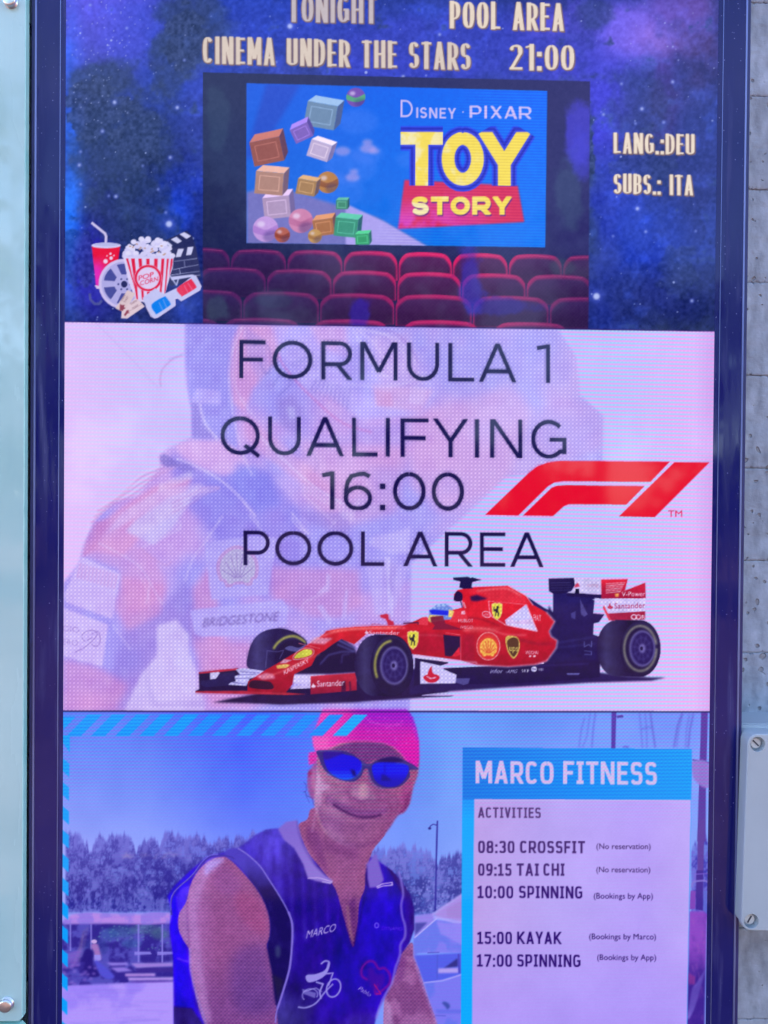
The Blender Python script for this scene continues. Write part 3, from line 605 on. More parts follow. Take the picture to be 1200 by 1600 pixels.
for p, c_, a_ in [(r1([(760, 215), (700, 235), (640, 290), (620, 350), (625, 405)]), (176, 120, 190), .6), (r1([(670, 240), (760, 205)]), (150, 130, 210), .5), (r2([(60, 160), (110, 130), (150, 160), (170, 260), (140, 330), (100, 250)]), (96, 92, 180), .55), (r2([(210, 460), (290, 380), (230, 330), (180, 400)]), (110, 100, 190), .6),
                  (r2([(690, 60), (800, 150), (900, 330)]), (228, 214, 255), .7), (r2([(720, 55), (860, 90), (960, 180), (1000, 280)]), (228, 214, 255), .6), (r2([(740, 50), (900, 70), (1000, 150), (1060, 260)]), (150, 110, 200), .5), (r2([(430, 820), (450, 870), (430, 920)]), (150, 120, 200), .6), (r2([(360, 1050), (500, 1180), (560, 1239)]), (226, 214, 255), .5),
                  (r2([(700, 1090), (640, 1239)]), (226, 214, 255), .5), (r5([(290, 30), (330, 90), (400, 130)]), (228, 218, 255), .7), (r5([(350, 620), (360, 560), (420, 520), (480, 500)]), (216, 200, 250), .6), (r4([(500, 215), (560, 270), (650, 320), (690, 300)]), (190, 130, 190), .5), (r4([(240, 180), (160, 260)]), (190, 120, 190), .5), (r4([(480, 350), (540, 470), (560, 600)]), (224, 204, 250), .5)]:
    stroke(sm(p, 4, False), 1.5, c_, a_, .3, mark=False)
for k in range(16): stroke(r2([(230 + k * 14, 190 + k * 8), (285 + k * 12, 130 + k * 6)]), 1.2, (150, 136, 224), .6, .2, mark=False)
for k in range(10): stroke(r2([(800 + k * 10, 420 + k * 2), (812 + k * 10, 520)]), 1.2, (214, 130, 190), .5, .2, mark=False); stroke(r5([(580 + k * 9, 0), (610 + k * 7, 44 + k * 2)]), 1.2, (210, 196, 250), .5, .2, mark=False)
# faint creases on the white
stroke([(150, 504), (205, 560), (250, 610)], 1.2, (190, 168, 236), .6, .8, mark=False); stroke([(925, 520), (905, 580)], 1, (200, 176, 240), .6, .5, mark=False)

# ---- racing car picture (coordinates read at 3 to 1 and 2.857 to 1)
z4 = lambda p: T(p, 300, 890, 3.0); z5 = lambda p: T(p, 640, 890, 2.857); ZR = lambda p: T(p, 600, 800, 2.0)
BLK = (20, 14, 60); DRK = (40, 32, 96); REDC = (214, 36, 66); RDD = (150, 20, 62)
def vn(c1, c2, ya, yb):
    def f(x, y): t = np.clip((y - ya) / (yb - ya), 0, 1); t = np.clip(t + (n3[(y - Y0).astype(int), (x - X0).astype(int)] - .5) * .35, 0, 1); return mix(c1, c2, t)
    return f
part('car_shadow', P_RACE, 'dark ground shadow under the racing car')
fill(z4([(95, 622), (250, 592), (420, 560), (760, 520), (1000, 500), (1200, 470), (1200, 575), (1080, 600), (760, 622), (420, 634), (250, 626)]), (34, 24, 78), 1, .5)
fill(z5([(0, 440), (200, 470), (700, 440), (1000, 480), (1145, 482), (1080, 496), (800, 505), (400, 528), (60, 552), (0, 560)]), (36, 28, 92), 1, .5)
fill(z5([(50, 566), (200, 562), (180, 567), (60, 572)]), (44, 34, 96))
part('car_floor', P_RACE, 'dark undertray and gearbox of the racing car')
fill(z5([(520, 118), (600, 170), (640, 190), (640, 40), (735, 40), (740, 100), (820, 112), (826, 130), (820, 195), (870, 200), (845, 235), (822, 240), (820, 290), (850, 300), (850, 480), (700, 495), (400, 512), (200, 512), (150, 440), (600, 420)]), vn((40, 36, 108), (26, 18, 78), 905, 1050))
fill(z5([(622, 160), (660, 230), (820, 300), (830, 400), (620, 420), (600, 300)]), (30, 26, 90), 1, 2)
for p in ([(640, 330), (830, 300)], [(650, 350), (830, 330)], [(560, 430), (800, 420)]): stroke(z5(p), 1.2, (64, 62, 146), .7, .4)
for p in ([(780, 320), (780, 345), (800, 335), (812, 345), (812, 318)], [(780, 362), (812, 366), (812, 380), (780, 378)]): stroke(z5(p), 1, (120, 120, 200), .7)
fill(z5([(700, 462), (760, 462), (755, 470), (705, 470)]), (110, 110, 190), .8); fill(z5([(200, 485), (270, 485), (262, 510), (240, 515), (205, 505)]), (80, 76, 150), .9)
fill(z5([(720, 195), (742, 185), (740, 222), (722, 215)]), (74, 70, 150), .8); fill(z5([(760, 130), (795, 200), (780, 210), (765, 200)]), (88, 82, 160), .8)
part('rear_wing', P_RACE, 'rear wing of the racing car with sponsor lettering')
fill(z5([(620, 40), (735, 37), (740, 75), (700, 105), (640, 108), (622, 96)]), (34, 28, 84)); 
for k in range(4): stroke(z5([(630, 60 + k * 11), (720, 58 + k * 11)]), .9, (66, 62, 130), .7)
fill(z5([(735, 37), (860, 42), (856, 106), (760, 106), (700, 104), (722, 96), (738, 70)]), (208, 196, 250)); fill(z5([(740, 66), (752, 58), (760, 76), (735, 80)]), (206, 50, 90), .9)
btext('racing', *[z5([(790, 0)])[0][0], z5([(845, 0)])[0][0], z5([(0, 76)])[0][1]], 5, (206, 100, 140), alpha=.5, shear=.3)
fill(z5([(740, 86), (756, 86), (758, 110), (738, 108)]), BLK); fill(z5([(700, 104), (858, 112), (856, 130), (820, 126), (700, 118)]), (34, 26, 84))
fill(z5([(855, 44), (974, 42), (962, 92), (950, 98), (1052, 58), (1054, 128), (856, 130)]), vn((226, 40, 70), (160, 26, 70), 905, 936))
for k in range(6): stroke(z5([(876, 64 + k * 8), (962 - k * 4, 58 + k * 8)]), 1.2, (236, 196, 226), .8)
fill(z5([(815, 132), (1054, 128), (1052, 188), (880, 196), (868, 160)]), (206, 194, 250)); fill(z5([(880, 196), (1052, 186), (1052, 222), (900, 228)]), (170, 32, 76))
fill(z5([(868, 160), (900, 225), (890, 228), (862, 170)]), (220, 60, 90))
fill(z5([(915, 108), (935, 106), (932, 122), (920, 122)]), (230, 150, 90))
part('wing_lettering', P_RACE, 'white and red sponsor names on the rear wing')
btext('V-Power', 971.5, 1008, 931.5, 7.2, (240, 226, 255), slope=.0, bold=.03); btext('Santander', 960, 1008, 951, 8.6, (170, 40, 96), bold=.012, slope=-.02); btext('R', 1003, 1008, 967, 6, (240, 226, 255), bold=.03)
stroke(ell(990.5, 964, 4, 3.4), 1.4, (236, 220, 255)); stroke(ell(997.5, 964, 3.5, 3.2), 1.2, (236, 220, 255))
def flame(x, y, s, col, mark=True):
    fill(sm([(x - s, y + s * .35), (x - s * .5, y + s * .0), (x + s * .55, y + s * .0), (x + s, y + s * .35), (x + s * .6, y + s * .85), (x, y + s), (x - s * .6, y + s * .85)], 4), col, mark=mark)
    fill(sm([(x - s * .35, y + s * .25), (x - s * .45, y - s * .2), (x - s * .02, y - s), (x + s * .1, y - s * .3), (x + s * .45, y + s * .1), (x + s * .35, y + s * .4)], 4), col, mark=mark)
    stroke([(x - s * .62, y + s * .2), (x - s * .1, y + s * .5), (x + s * .55, y + s * .35)], s * .12, (220, 200, 244), .8, mark=mark)
flame(953.5, 947, 4.6, (190, 40, 80))

def tyre(cx, cy, rx, ry, thick, lab, band, tw, rim, face=0, yel=(186, 180, 96)):
    """near wheel: a tread block to the left of an oval side wall"""
    part('tyre', P_RACE, lab)
    L = [(cx - thick, cy - ry * 1.02), (cx, cy - ry)] + ell(cx, cy, rx, ry, -90, 90, 20) + [(cx - thick, cy + ry * .98)] + ell(cx - thick, cy, rx * .92, ry * .99, 90, 270, 20)
    fill(L, lerp_grad([(cx - thick - rx, (26, 20, 72)), (cx - thick - rx * .45, (56, 52, 108)), (cx - rx * .5, (22, 16, 66))], 'x'))
    fill(ell(cx, cy, rx, ry), (22, 16, 64)); fill(ell(cx, cy, rx * .985, ry * .985), (28, 24, 74)); 
    stroke(ell(cx, cy, rx * .80, ry * .80, *band), tw, yel, .95, .4); stroke(ell(cx, cy, rx * .92, ry * .92, 200, 350), 1, (70, 66, 130), .7, .4)
    fill(ell(cx, cy, rx * .70, ry * .70), (26, 20, 74))
    part('wheel_rim', P_RACE)
    a, b = rim; ox = cx + face
    fill(ell(ox, cy, a, b), (58, 50, 124)); fill(ell(ox + a * .06, cy, a * .86, b * .88), (36, 28, 98)); stroke(ell(ox, cy, a, b), 1.5, (148, 140, 204), .85, .3, closed=True)
    for k in range(10):
        q = math.radians(36 * k + 8); stroke([(ox + a * .25 * math.cos(q), cy + b * .25 * math.sin(q)), (ox + a * .8 * math.cos(q), cy + b * .8 * math.sin(q))], 1.1, (92, 82, 162), .7, .3)
    stroke(ell(ox, cy, a * .62, b * .62), .9, (90, 84, 170), .7, .3, closed=True); disc(ox, cy, a * .26, b * .26, (110, 100, 176), 1, .4); disc(ox - 1, cy, a * .12, b * .12, (30, 24, 80))
def ftyre():
    part('tyre', P_RACE, 'far front tyre of the racing car')
    fill(sm(z4([(262, 460), (262, 400), (285, 335), (330, 292), (400, 275), (460, 285), (510, 310), (540, 345), (520, 400), (440, 450), (330, 475)])), lerp_grad([(387, (40, 34, 96)), (402, (62, 58, 122)), (430, (30, 26, 82))], 'x'))
    stroke(sm(z4([(382, 372), (400, 345), (435, 320), (475, 312), (510, 325), (532, 345)]), 5, False), 3.2, (178, 176, 90), 1, .4)
    fill(sm(z4([(400, 380), (430, 345), (480, 330), (530, 350), (480, 420), (390, 440)])), (26, 20, 72))
    fill(sm(z4([(436, 372), (460, 358), (500, 366), (535, 352), (500, 385)])), (96, 96, 170), .8); stroke(z4([(345, 460), (352, 380), (400, 385), (430, 378), (410, 420)]), 1.2, (86, 82, 150), .8)
ftyre()
part('front_wing', P_RACE, 'red and white front wing of the racing car')
fill(z4([(14, 570), (35, 560), (32, 480), (215, 462), (225, 470), (270, 470), (340, 470), (300, 540), (440, 575), (450, 556), (555, 552), (640, 552), (772, 565), (772, 572), (540, 586), (440, 586), (16, 576)]), (30, 22, 74))
fill(z4([(30, 482), (130, 470), (215, 462), (212, 470), (130, 480), (32, 488)]), (196, 44, 80)); fill(z4([(85, 484), (125, 480), (132, 486), (112, 512), (85, 515)]), (196, 190, 240)); fill(z4([(130, 486), (200, 478), (210, 520), (160, 545), (60, 550), (40, 540), (42, 520), (110, 515)]), (36, 32, 90))
fill(z4([(205, 468), (240, 462), (345, 475), (330, 492), (270, 512), (255, 545), (170, 540), (180, 530), (205, 524), (200, 500), (225, 492)]), (188, 184, 246))
for p in ([(210, 495), (300, 490)], [(200, 512), (270, 508)], [(225, 480), (320, 484)], [(190, 528), (250, 536)]): stroke(z4(p), 1.4, (104, 96, 176), .8)
fill(z4([(16, 570), (240, 568), (440, 576), (540, 585), (440, 588), (16, 577)]), (176, 40, 70))
fill(z4([(470, 492), (620, 488), (630, 500), (560, 510), (560, 540), (480, 535), (466, 510)]), (206, 194, 250)); fill(z4([(480, 545), (556, 540), (558, 556), (460, 560)]), (200, 186, 246))
fill(z4([(556, 500), (770, 484), (772, 566), (556, 585)]), vn((196, 40, 70), (140, 26, 66), 1052, 1084)); fill(z4([(700, 525), (720, 522), (722, 572), (700, 574)]), (70, 22, 70), .9); fill(z4([(735, 524), (745, 524), (748, 570), (738, 572)]), (80, 24, 70), .7)
stroke(z4([(556, 500), (770, 484)]), 1, (226, 90, 130), .8)
part('front_wing_lettering', P_RACE, 'white sponsor name on the front wing'); btext('Santander', 495.5, 538, 1073, 9, (236, 220, 255), slope=-.05, bold=.012); flame(489.8, 1071, 3.6, (236, 216, 250))
part('suspension', P_RACE, 'dark front suspension arms')
fill(z4([(560, 400), (700, 320), (760, 360), (800, 480), (640, 490), (470, 490), (560, 440)]), (26, 18, 70), 1, 1)
for p, w in [([(685, 330), (770, 372)], 3), ([(680, 350), (765, 385)], 2), ([(600, 445), (640, 400), (700, 385), (760, 385)], 1.6), ([(700, 440), (705, 400), (740, 395)], 1)]: stroke(z4(p), w, (96, 98, 180), .8, .4)
part('car_body', P_RACE, 'long red body of the racing car')
nose = z4([(260, 572), (262, 525), (300, 500), (345, 470), (400, 440), (440, 415), (500, 380), (545, 350), (600, 315), (640, 285), (760, 268), (860, 264), (1000, 262), (1090, 262), (1180, 262), (1300, 264), (1500, 300), (1440, 430), (1300, 420), (1180, 400), (1040, 400), (1000, 330), (900, 300), (820, 300), (760, 350), (700, 325), (660, 350), (620, 380), (585, 400), (560, 450), (480, 490), (470, 540), (440, 576)])
fill(nose, vn((212, 32, 54), (160, 22, 56), 975, 1075))
fill(sm(z4([(640, 285), (760, 268), (1000, 263), (1190, 268), (1190, 280), (1000, 278), (760, 284), (660, 296)])), (236, 84, 92), .7, 1, mark=False)
fill(z4([(585, 318), (660, 322), (620, 350), (545, 345)]), (206, 150, 190), .8, 1.5, mark=False); fill(z4([(440, 440), (560, 420), (480, 470), (430, 490)]), (186, 40, 66), .8, 2, mark=False)
fill(z4([(300, 500), (345, 485), (380, 490), (390, 510), (330, 516)]), (224, 150, 190), .8, 2, mark=False)
fill(sm(z4([(275, 555), (270, 530), (290, 518), (340, 522), (372, 530), (376, 560)])), (52, 16, 60)); 
for p in ([(500, 345), (520, 350), (560, 360), (600, 370)],): stroke(z4(p), 1.4, (236, 120, 140), .6, mark=False)
fill(sm(z4([(630, 286), (640, 300), (625, 318), (612, 318)])), (196, 40, 66), 1, mark=False)
fill(sm(z4([(480, 415), (495, 392), (530, 374), (560, 378), (560, 398), (520, 412)])), (206, 206, 80)); stroke(sm(z4([(475, 420), (490, 388), (530, 368), (568, 376), (565, 400), (530, 416)])), 1.4, (214, 170, 190), .8, closed=True)
fill(z4([(395, 450), (440, 442), (460, 448), (440, 462), (400, 464)]), (214, 176, 100)); fill(z4([(430, 420), (470, 424), (440, 438), (410, 440)]), (200, 160, 200), .8)
btext('KASPERSKY', 444.5, 489, 1054, 6.4, (236, 214, 246), rot=-27, shear=.25, bold=.03)
# engine cover and side pod
ec = z5([(0, 240), (60, 212), (150, 230), (190, 180), (240, 168), (232, 128), (200, 140), (198, 110), (215, 90), (290, 78), (440, 72), (520, 118), (552, 158), (610, 190), (648, 232), (622, 275), (630, 300), (658, 315), (652, 350), (612, 410), (560, 425), (440, 434), (300, 426), (228, 405), (20, 378), (-60, 370), (-60, 262)])
fill(ec, vn((222, 30, 54), (166, 18, 52), 940, 1040))
fill(z5([(240, 95), (440, 78), (510, 118), (540, 155), (350, 140), (330, 110)]), (222, 52, 76), .7, 3, mark=False); fill(z5([(270, 120), (300, 112), (350, 130), (300, 142), (275, 140)]), (46, 24, 78), 1, .5)
fill(z5([(228, 265), (300, 255), (420, 262), (380, 275), (260, 280)]), (240, 96, 110), .5, 3, mark=False); fill(z5([(235, 290), (290, 290), (290, 420), (235, 405)]), (150, 18, 60), .6, 3, mark=False)
fill(z5([(20, 280), (150, 280), (150, 370), (20, 370)]), (170, 22, 60), .6, 4, mark=False)
stroke(z5([(20, 382), (222, 412), (296, 414), (300, 426), (440, 434), (560, 424), (612, 408), (655, 350), (660, 318), (632, 298), (624, 276), (648, 232), (610, 188)]), 1.5, (232, 190, 230), .95, .2, mark=False)
stroke(z5([(440, 72), (520, 116), (552, 160)]), 1.3, (236, 180, 220), .8, mark=False); stroke(z5([(228, 300), (228, 405)]), .9, (230, 130, 160), .7, mark=False)
fill(z5([(150, 290), (225, 298), (225, 372), (180, 388), (158, 385)]), (36, 18, 72)); fill(z5([(190, 385), (222, 345), (226, 378), (205, 390)]), (216, 36, 66)); stroke(z5([(160, 282), (228, 292)]), 1, (240, 120, 140), .7, mark=False)
fill(z5([(430, 245), (426, 225), (520, 155), (572, 276), (440, 250)]), (210, 184, 240)); fill(z5([(455, 220), (520, 160), (540, 220), (470, 232)]), (196, 190, 250)); fill(z5([(452, 240), (548, 246), (565, 270), (450, 250)]), (206, 196, 250)); stroke(z5([(352, 140), (360, 205), (430, 248), (570, 276), (522, 156)]), 1.2, (240, 176, 210), .8, mark=False); stroke(z5([(352, 140), (450, 150), (522, 156)]), .8, (240, 160, 190), .6, mark=False)
stroke(sm(z5([(300, 96), (380, 86), (440, 86), (500, 118)]), 4, False), 2.2, (250, 150, 160), .6, .8, mark=False); stroke(sm(z5([(240, 272), (300, 262), (360, 268), (430, 290), (520, 292)]), 4, False), 2.0, (250, 140, 150), .55, .8, mark=False); stroke(sm(z5([(240, 212), (320, 222), (400, 250)]), 4, False), 1.6, (120, 16, 56), .7, .6, mark=False); stroke(sm(z5([(-40, 300), (60, 292), (150, 296)]), 4, False), 1.2, (240, 120, 140), .5, .5, mark=False)
stroke(sm(z4([(560, 330), (700, 285), (860, 276), (1000, 274)]), 4, False), 1.6, (255, 170, 170), .6, .6, mark=False); stroke(sm(z4([(345, 505), (440, 470), (520, 430), (600, 395)]), 4, False), 1.6, (250, 130, 130), .6, .7, mark=False); stroke(sm(z5([(450, 300), (560, 330), (640, 330)]), 4, False), 5, (150, 20, 60), .5, 2, mark=False)
part('roll_hoop', P_RACE, 'black camera pod above the cockpit')
fill(z5([(194, 36), (260, 32), (275, 38), (278, 34), (322, 46), (280, 56), (276, 76), (284, 84), (240, 86), (222, 80), (226, 54), (196, 46)]), (28, 24, 78)); fill(sm(z5([(198, 138), (204, 105), (218, 96), (236, 110), (232, 140)])), (36, 22, 74)); stroke(z5([(228, 142), (236, 170)]), 1.5, (30, 20, 70)); stroke(z5([(240, 145), (250, 172)]), 2, (236, 180, 210), .8)
part('driver_helmet', P_RACE, 'blue and yellow helmet of the driver')
fill(z5([(84, 215), (90, 180), (118, 158), (160, 152), (188, 170), (196, 195), (190, 222), (130, 226), (80, 222)]), (110, 140, 226)); fill(z5([(85, 182), (110, 178), (180, 185), (182, 205), (140, 202), (100, 200)]), (22, 40, 230)); fill(z5([(175, 178), (200, 186), (196, 212), (172, 212)]), (236, 206, 120)); fill(z5([(88, 202), (150, 206), (150, 226), (95, 236), (80, 226)]), (214, 190, 120)); fill(z5([(96, 212), (140, 210), (130, 224), (100, 224)]), (90, 120, 60), .8)
for u, v in [(108, 168), (130, 162), (152, 160)]: disc(z5([(u, v)])[0][0], z5([(u, v)])[0][1], 3, 2, (170, 196, 250), .8)
part('cockpit_surround', P_RACE, 'red cockpit rim with mirrors')
fill(z4([(880, 214), (912, 206), (922, 212), (922, 232), (945, 245), (948, 260), (920, 262), (908, 232), (885, 225)]), (196, 38, 76)); fill(z4([(1050, 256), (1075, 228), (1100, 220), (1108, 232), (1105, 262)]), (224, 52, 80)); stroke(z4([(990, 252), (1060, 248), (1060, 258)]), 2, (80, 22, 70)); stroke(z4([(842, 264), (845, 254), (885, 256)]), .8, (170, 50, 90))
fill(z5([(95, 232), (92, 212), (112, 208), (150, 205), (152, 215), (160, 240), (240, 268), (100, 268), (112, 250)]), (120, 24, 66), .9); fill(z5([(200, 182), (250, 180), (260, 220), (210, 236), (176, 232), (190, 210)]), (226, 50, 76), .9)
def shield(x, y, w, h, lab=None):
    part('team_badge', P_RACE, lab)
    sh = [(-.5, -.42), (-.2, -.5), (0, -.46), (.2, -.5), (.5, -.42), (.46, .1), (.3, .36), (0, .52), (-.3, .36), (-.46, .1)]
    fill([(x + a * w, y + b * h) for a, b in sh], (236, 190, 150)); fill([(x + a * w * .9, y + b * h * .92) for a, b in sh], (224, 214, 80))
    q = lambda p: [(x + a * w, y + b * h) for a, b in p]
    fill(q([(-.02, -.3), (.12, -.32), (.2, -.2), (.1, -.16), (.12, .0), (.2, .12), (.14, .3), (.06, .3), (.08, .12), (-.04, .06), (-.12, .28), (-.2, .3), (-.14, .08), (-.18, -.02), (-.3, .04), (-.26, -.14), (-.12, -.12), (-.04, -.16)]), (34, 34, 60)); stroke(q([(-.2, -.02), (-.32, -.1), (-.24, -.26)]), 1, (34, 34, 60))
x, y = z4([(1036, 330)])[0]; shield(x, y, 18, 29, 'yellow team shield behind the front tyre')
x, y = z5([(390, 186)])[0]; shield(x, y, 17, 27, 'yellow team shield on the engine cover')
part('scallop_badge', P_RACE, 'yellow and red scallop shell badge on the side pod')
x, y = z5([(300, 282)])[0]; fill(ell(x + 18, y + 21, 18.5, 22), (240, 186, 196)); fill(ell(x + 18, y + 21, 17.6, 21), (214, 44, 62)); shell(x + 2, y + 5, 32, 34, (220, 60, 60), (240, 176, 84), (216, 84, 62), 1.3)
part('parcel_badge', P_RACE, 'brown and gold parcel shield on the side pod')
sh = sm(z5([(430, 300), (462, 296), (486, 308), (492, 345), (482, 378), (464, 398), (444, 376), (432, 345)]), 3); fill(sh, (206, 176, 96)); fill(sm(z5([(436, 318), (462, 302), (484, 312), (487, 345), (478, 374), (464, 390), (448, 372), (438, 345)]), 3), (86, 54, 50)); btext('ups', 796, 809.6, 1017, 9.5, (220, 200, 110), bold=.03, slope=.05)
for t, u0, u1, v, cap, sl, sh_ in [('HUBLOT', 218, 284, 234, 5, 0, 0), ('IVECO', 228, 282, 262, 4, 0, 0), ('FIAT', 553, 587, 226, 9, .1, 0), ('WEICHAI', 518, 574, 378, 5.5, 0, .1)]:
    part('body_lettering', P_RACE); btext(t, z5([(u0, 0)])[0][0], z5([(u1, 0)])[0][0], z5([(0, v)])[0][1], cap, (240, 216, 244), slope=sl, shear=sh_, bold=.02, alpha=.95)
part('body_lettering', P_RACE, 'white sponsor name on the nose of the car'); btext('Santander', 577, 624, z4([(0, 306)])[0][1] - 0, 6.5, (236, 200, 236), bold=.01); flame(573, 987.5, 3, (236, 190, 226))
stroke(ell(*z5([(344, 200)])[0], 7, 4.5, rot=15), 1.2, (240, 206, 240), .9, closed=True); btext('dti', z5([(332, 0)])[0][0], z5([(358, 0)])[0][0], z5([(0, 206)])[0][1], 4, (240, 206, 240), alpha=.8); fill(z5([(232, 186), (246, 184), (248, 200), (230, 200)]), (236, 190, 226), .8)
part('body_lettering', P_RACE, 'row of small pale names along the car floor'); btext('infor', 766, 786, z5([(0, 464)])[0][1] - .6, 6.6, (190, 186, 240), bold=.02, shear=.2); btext('-AMG', 790, 809, z5([(0, 462)])[0][1], 5.4, (200, 196, 246), bold=.03, shear=.5); btext('SKF', 815, 827, z5([(0, 458)])[0][1], 4.6, (220, 214, 250), bold=.05); btext('WBV', 841, 849.5, z5([(0, 452)])[0][1], 4.2, (220, 214, 250), bold=.03)
disc(834.5, 1045.5, 4.6, 4, (200, 196, 246)); stroke([(831, 1045), (838, 1046)], 1.2, (50, 40, 110)); fill(z5([(534, 383), (542, 383), (542, 390), (534, 390)]), (236, 210, 240)); fill(z5([(552, 383), (562, 383), (562, 390), (552, 390)]), (236, 210, 240))
part('barge_board', P_RACE, 'white barge board with a red flame mark')
fill(z5([(46, 408), (135, 416), (140, 440), (210, 470), (205, 508), (48, 510)]), (200, 192, 250)); fill(z4([(1040, 402), (1200, 425), (1200, 434), (1040, 412)]), (214, 196, 244)); x, y = z5([(98, 468)])[0]; flame(x, y, 13, (200, 30, 66))
fill(z4([(1045, 414), (1200, 434), (1200, 440), (1165, 450), (1070, 430), (1068, 540), (1040, 545)]), (30, 24, 78)); fill(z4([(1075, 588), (1200, 574), (1200, 586), (1080, 592)]), (190, 180, 240), .9)
tyre(*z4([(938, 450)])[0], 33.5, 48, 28, 'near front tyre of the racing car', (150, 268), 3.2, (21, 29), 3, (186, 180, 90))
tyre(*z5([(1030, 352)])[0], 31.5, 44, 39, 'large rear tyre of the racing car', (0, 360), 3.4, (19.5, 27.5), 3, (132, 128, 130))
fill(z5([(940, 470), (1000, 455), (1060, 480), (1000, 487)]), (30, 22, 80), .7, 2, mark=False)

# ---- racing logo
LR = (232, 4, 56); ZL = lambda p: T(p, 600, 500, 2.0)
part('racing_logo', P_RACE, 'large slanted red racing logo on the right')
fill(ZL([(316, 609), (450, 480), (478, 458), (510, 446), (550, 440), (893, 443), (832, 506), (560, 504), (532, 508), (512, 520), (420, 611)]), LR)
fill(ZL([(434, 611), (524, 524), (540, 518), (570, 516), (814, 519), (757, 577), (578, 576), (562, 582), (528, 613)]), LR); fill(ZL([(908, 444), (1017, 445), (846, 616), (734, 614)]), LR)
btext('TM', 1044, 1066, 807.5, 10, (226, 40, 90), bold=.0)
# ---- the four lines of dark lettering
NV = lambda x, y: mix((36, 38, 86), (26, 22, 84), ss(560, 720, y))
part('announcement_lettering', P_RACE, 'first dark line of capitals naming the race series')
letters([('F', 374, 415), ('O', 426, 488), ('R', 502, 550), ('M', 563, 621), ('U', 636, 686), ('L', 700.5, 741), ('A', 748, 807)], 591, .0148, 374, 60, 6.2, (40, 42, 92)); part('announcement_lettering', P_RACE, 'dark figure one after the first line'); letters([('1', 839, 859.5)], 591, .0148, 374, 60, 6.2, (36, 36, 90))
part('announcement_lettering', P_RACE, 'second dark line of capitals reading qualifying')
letters([('Q', 344.5, 406), ('U', 419, 470), ('A', 478.5, 537.5), ('L', 550, 590), ('I', 602.5, 609.5), ('F', 626, 669.5), ('Y', 677, 731), ('I', 741.5, 749), ('N', 766, 816), ('G', 830, 885)], 710.5, .0118, 344, 60.5, 6.3, (30, 27, 88))
part('announcement_lettering', P_RACE, 'third dark line with the starting time')
letters([('1', 503.5, 522.5), ('6', 537, 581.5), (':', 593.5, 602), ('0', 614, 665), ('0', 674.5, 725)], 796.3, .009, 503, 60, 6.5, (28, 24, 84))
part('announcement_lettering', P_RACE, 'fourth dark line naming the pool area')
letters([('P', 380.5, 421.5), ('O', 430, 486.5), ('O', 496, 552), ('L', 564, 600.5)], 883, .0068, 380, 54, 6.0, (28, 24, 80)); part('announcement_lettering', P_RACE, 'second word of the fourth dark line'); letters([('A', 630, 683.5), ('R', 695, 738), ('E', 750, 789.5), ('A', 797, 849.5)], 883, .0068, 380, 54, 6.0, (28, 24, 80))

# ------------------------------------------------------------------ lower picture: the fitness timetable
low = [(98, 1112.5), (1108, 1113.5), (1098, 1745), (90, 1745)]
LM = full([(60, 1112), (1160, 1113), (1160, 1745), (60, 1745)])
use(P_FIT)
zl = lambda p: T(p, 0, 1100, 3.0); zm = lambda p: T(p, 400, 1100, 3.2); zf = lambda p: T(p, 460, 1110, 5.4545)
zr = lambda p: T(p, 600, 1270, 4.85); zb = lambda p: T(p, 90, 1280, 5.0); za = lambda p: T(p, 260, 1320, 5.4545); zp = lambda p: T(p, 1060, 1280, 5.0)
t5 = noise(150, 4, 31); t6 = noise(16, 4, 32); t7 = noise(7, 3, 33); t8 = noise(40, 3, 34, ax=.5); t9 = noise(9, 3, 35, .8, .6)
def skyc(x, y):
    v = np.clip((y - 1112) / 210, 0, 1)[..., None]
    a = lerp_grad([(98, (94, 136, 255)), (230, (90, 128, 255)), (380, (54, 92, 255)), (480, (68, 114, 255)), (700, (102, 160, 255)), (900, (110, 150, 255)), (1108, (118, 150, 255))], 'x')(x, y)
    b = lerp_grad([(98, (150, 164, 255)), (230, (140, 160, 255)), (380, (106, 132, 255)), (480, (104, 136, 255)), (700, (128, 162, 255)), (1108, (134, 166, 255))], 'x')(x, y)
    return a * (1 - v) + b * v + ((t5[(y - Y0).astype(int), (x - X0).astype(int)] - .5) * 36)[..., None]
fill([(60, 1112), (1160, 1113), (1160, 1745), (60, 1745)], skyc)
# trees behind the beach
P_TR = part('tree_line', P_FIT, 'dark violet trees behind the beach')
def trees(xa, xb, ytop, ybot, d1, d2, seed):
    yt = ytop + (noise(24, 5, seed, .75)[100] - .5) * 66 + (noise(5, 2, seed + 7)[60] - .5) * 16
    m = ss(0, 14, YY - yt[None, :]) * ss(ybot + 6, ybot - 10, YY) * ss(xa, xa + 4, XX) * ss(xb, xb - 4, XX)
    lf = .40 * t6 + .60 * t9; dep = np.clip((YY - ytop) / (ybot - ytop), 0, 1)
    a = m * ss(.40 - .10 * dep, .54 - .06 * dep, lf + .10 * (noise(60, 2, seed + 1) - .5) + .02)
    a = np.clip(m * (.30 + .35 * dep) + .75 * a, 0, 1) * m
    tt = ss(.42, .60, t8 * .35 + t9 * .65)
    c = mix(d1, d2, tt)
    CAN[:] = CAN * (1 - a[..., None]) + c * a[..., None]
    IDM[(m > .5)] = CUR[0]
trees(100, 490, 1304, 1428, (44, 46, 150), (102, 106, 206), 41); part('tree_line', P_FIT, 'olive trees behind the market tents'); trees(560, 726, 1320, 1432, (54, 62, 158), (110, 118, 214), 45); part('tree_line', P_FIT, 'sliver of trees beside the right mast'); trees(1078, 1112, 1312, 1440, (60, 60, 180), (110, 112, 220), 47)
hz = ss(1400, 1310, YY) * ss(60, 110, XX) * ss(740, 700, XX) * np.isin(IDM, [i + 1 for i, q in enumerate(PARTS) if q[0] == 'tree_line'])
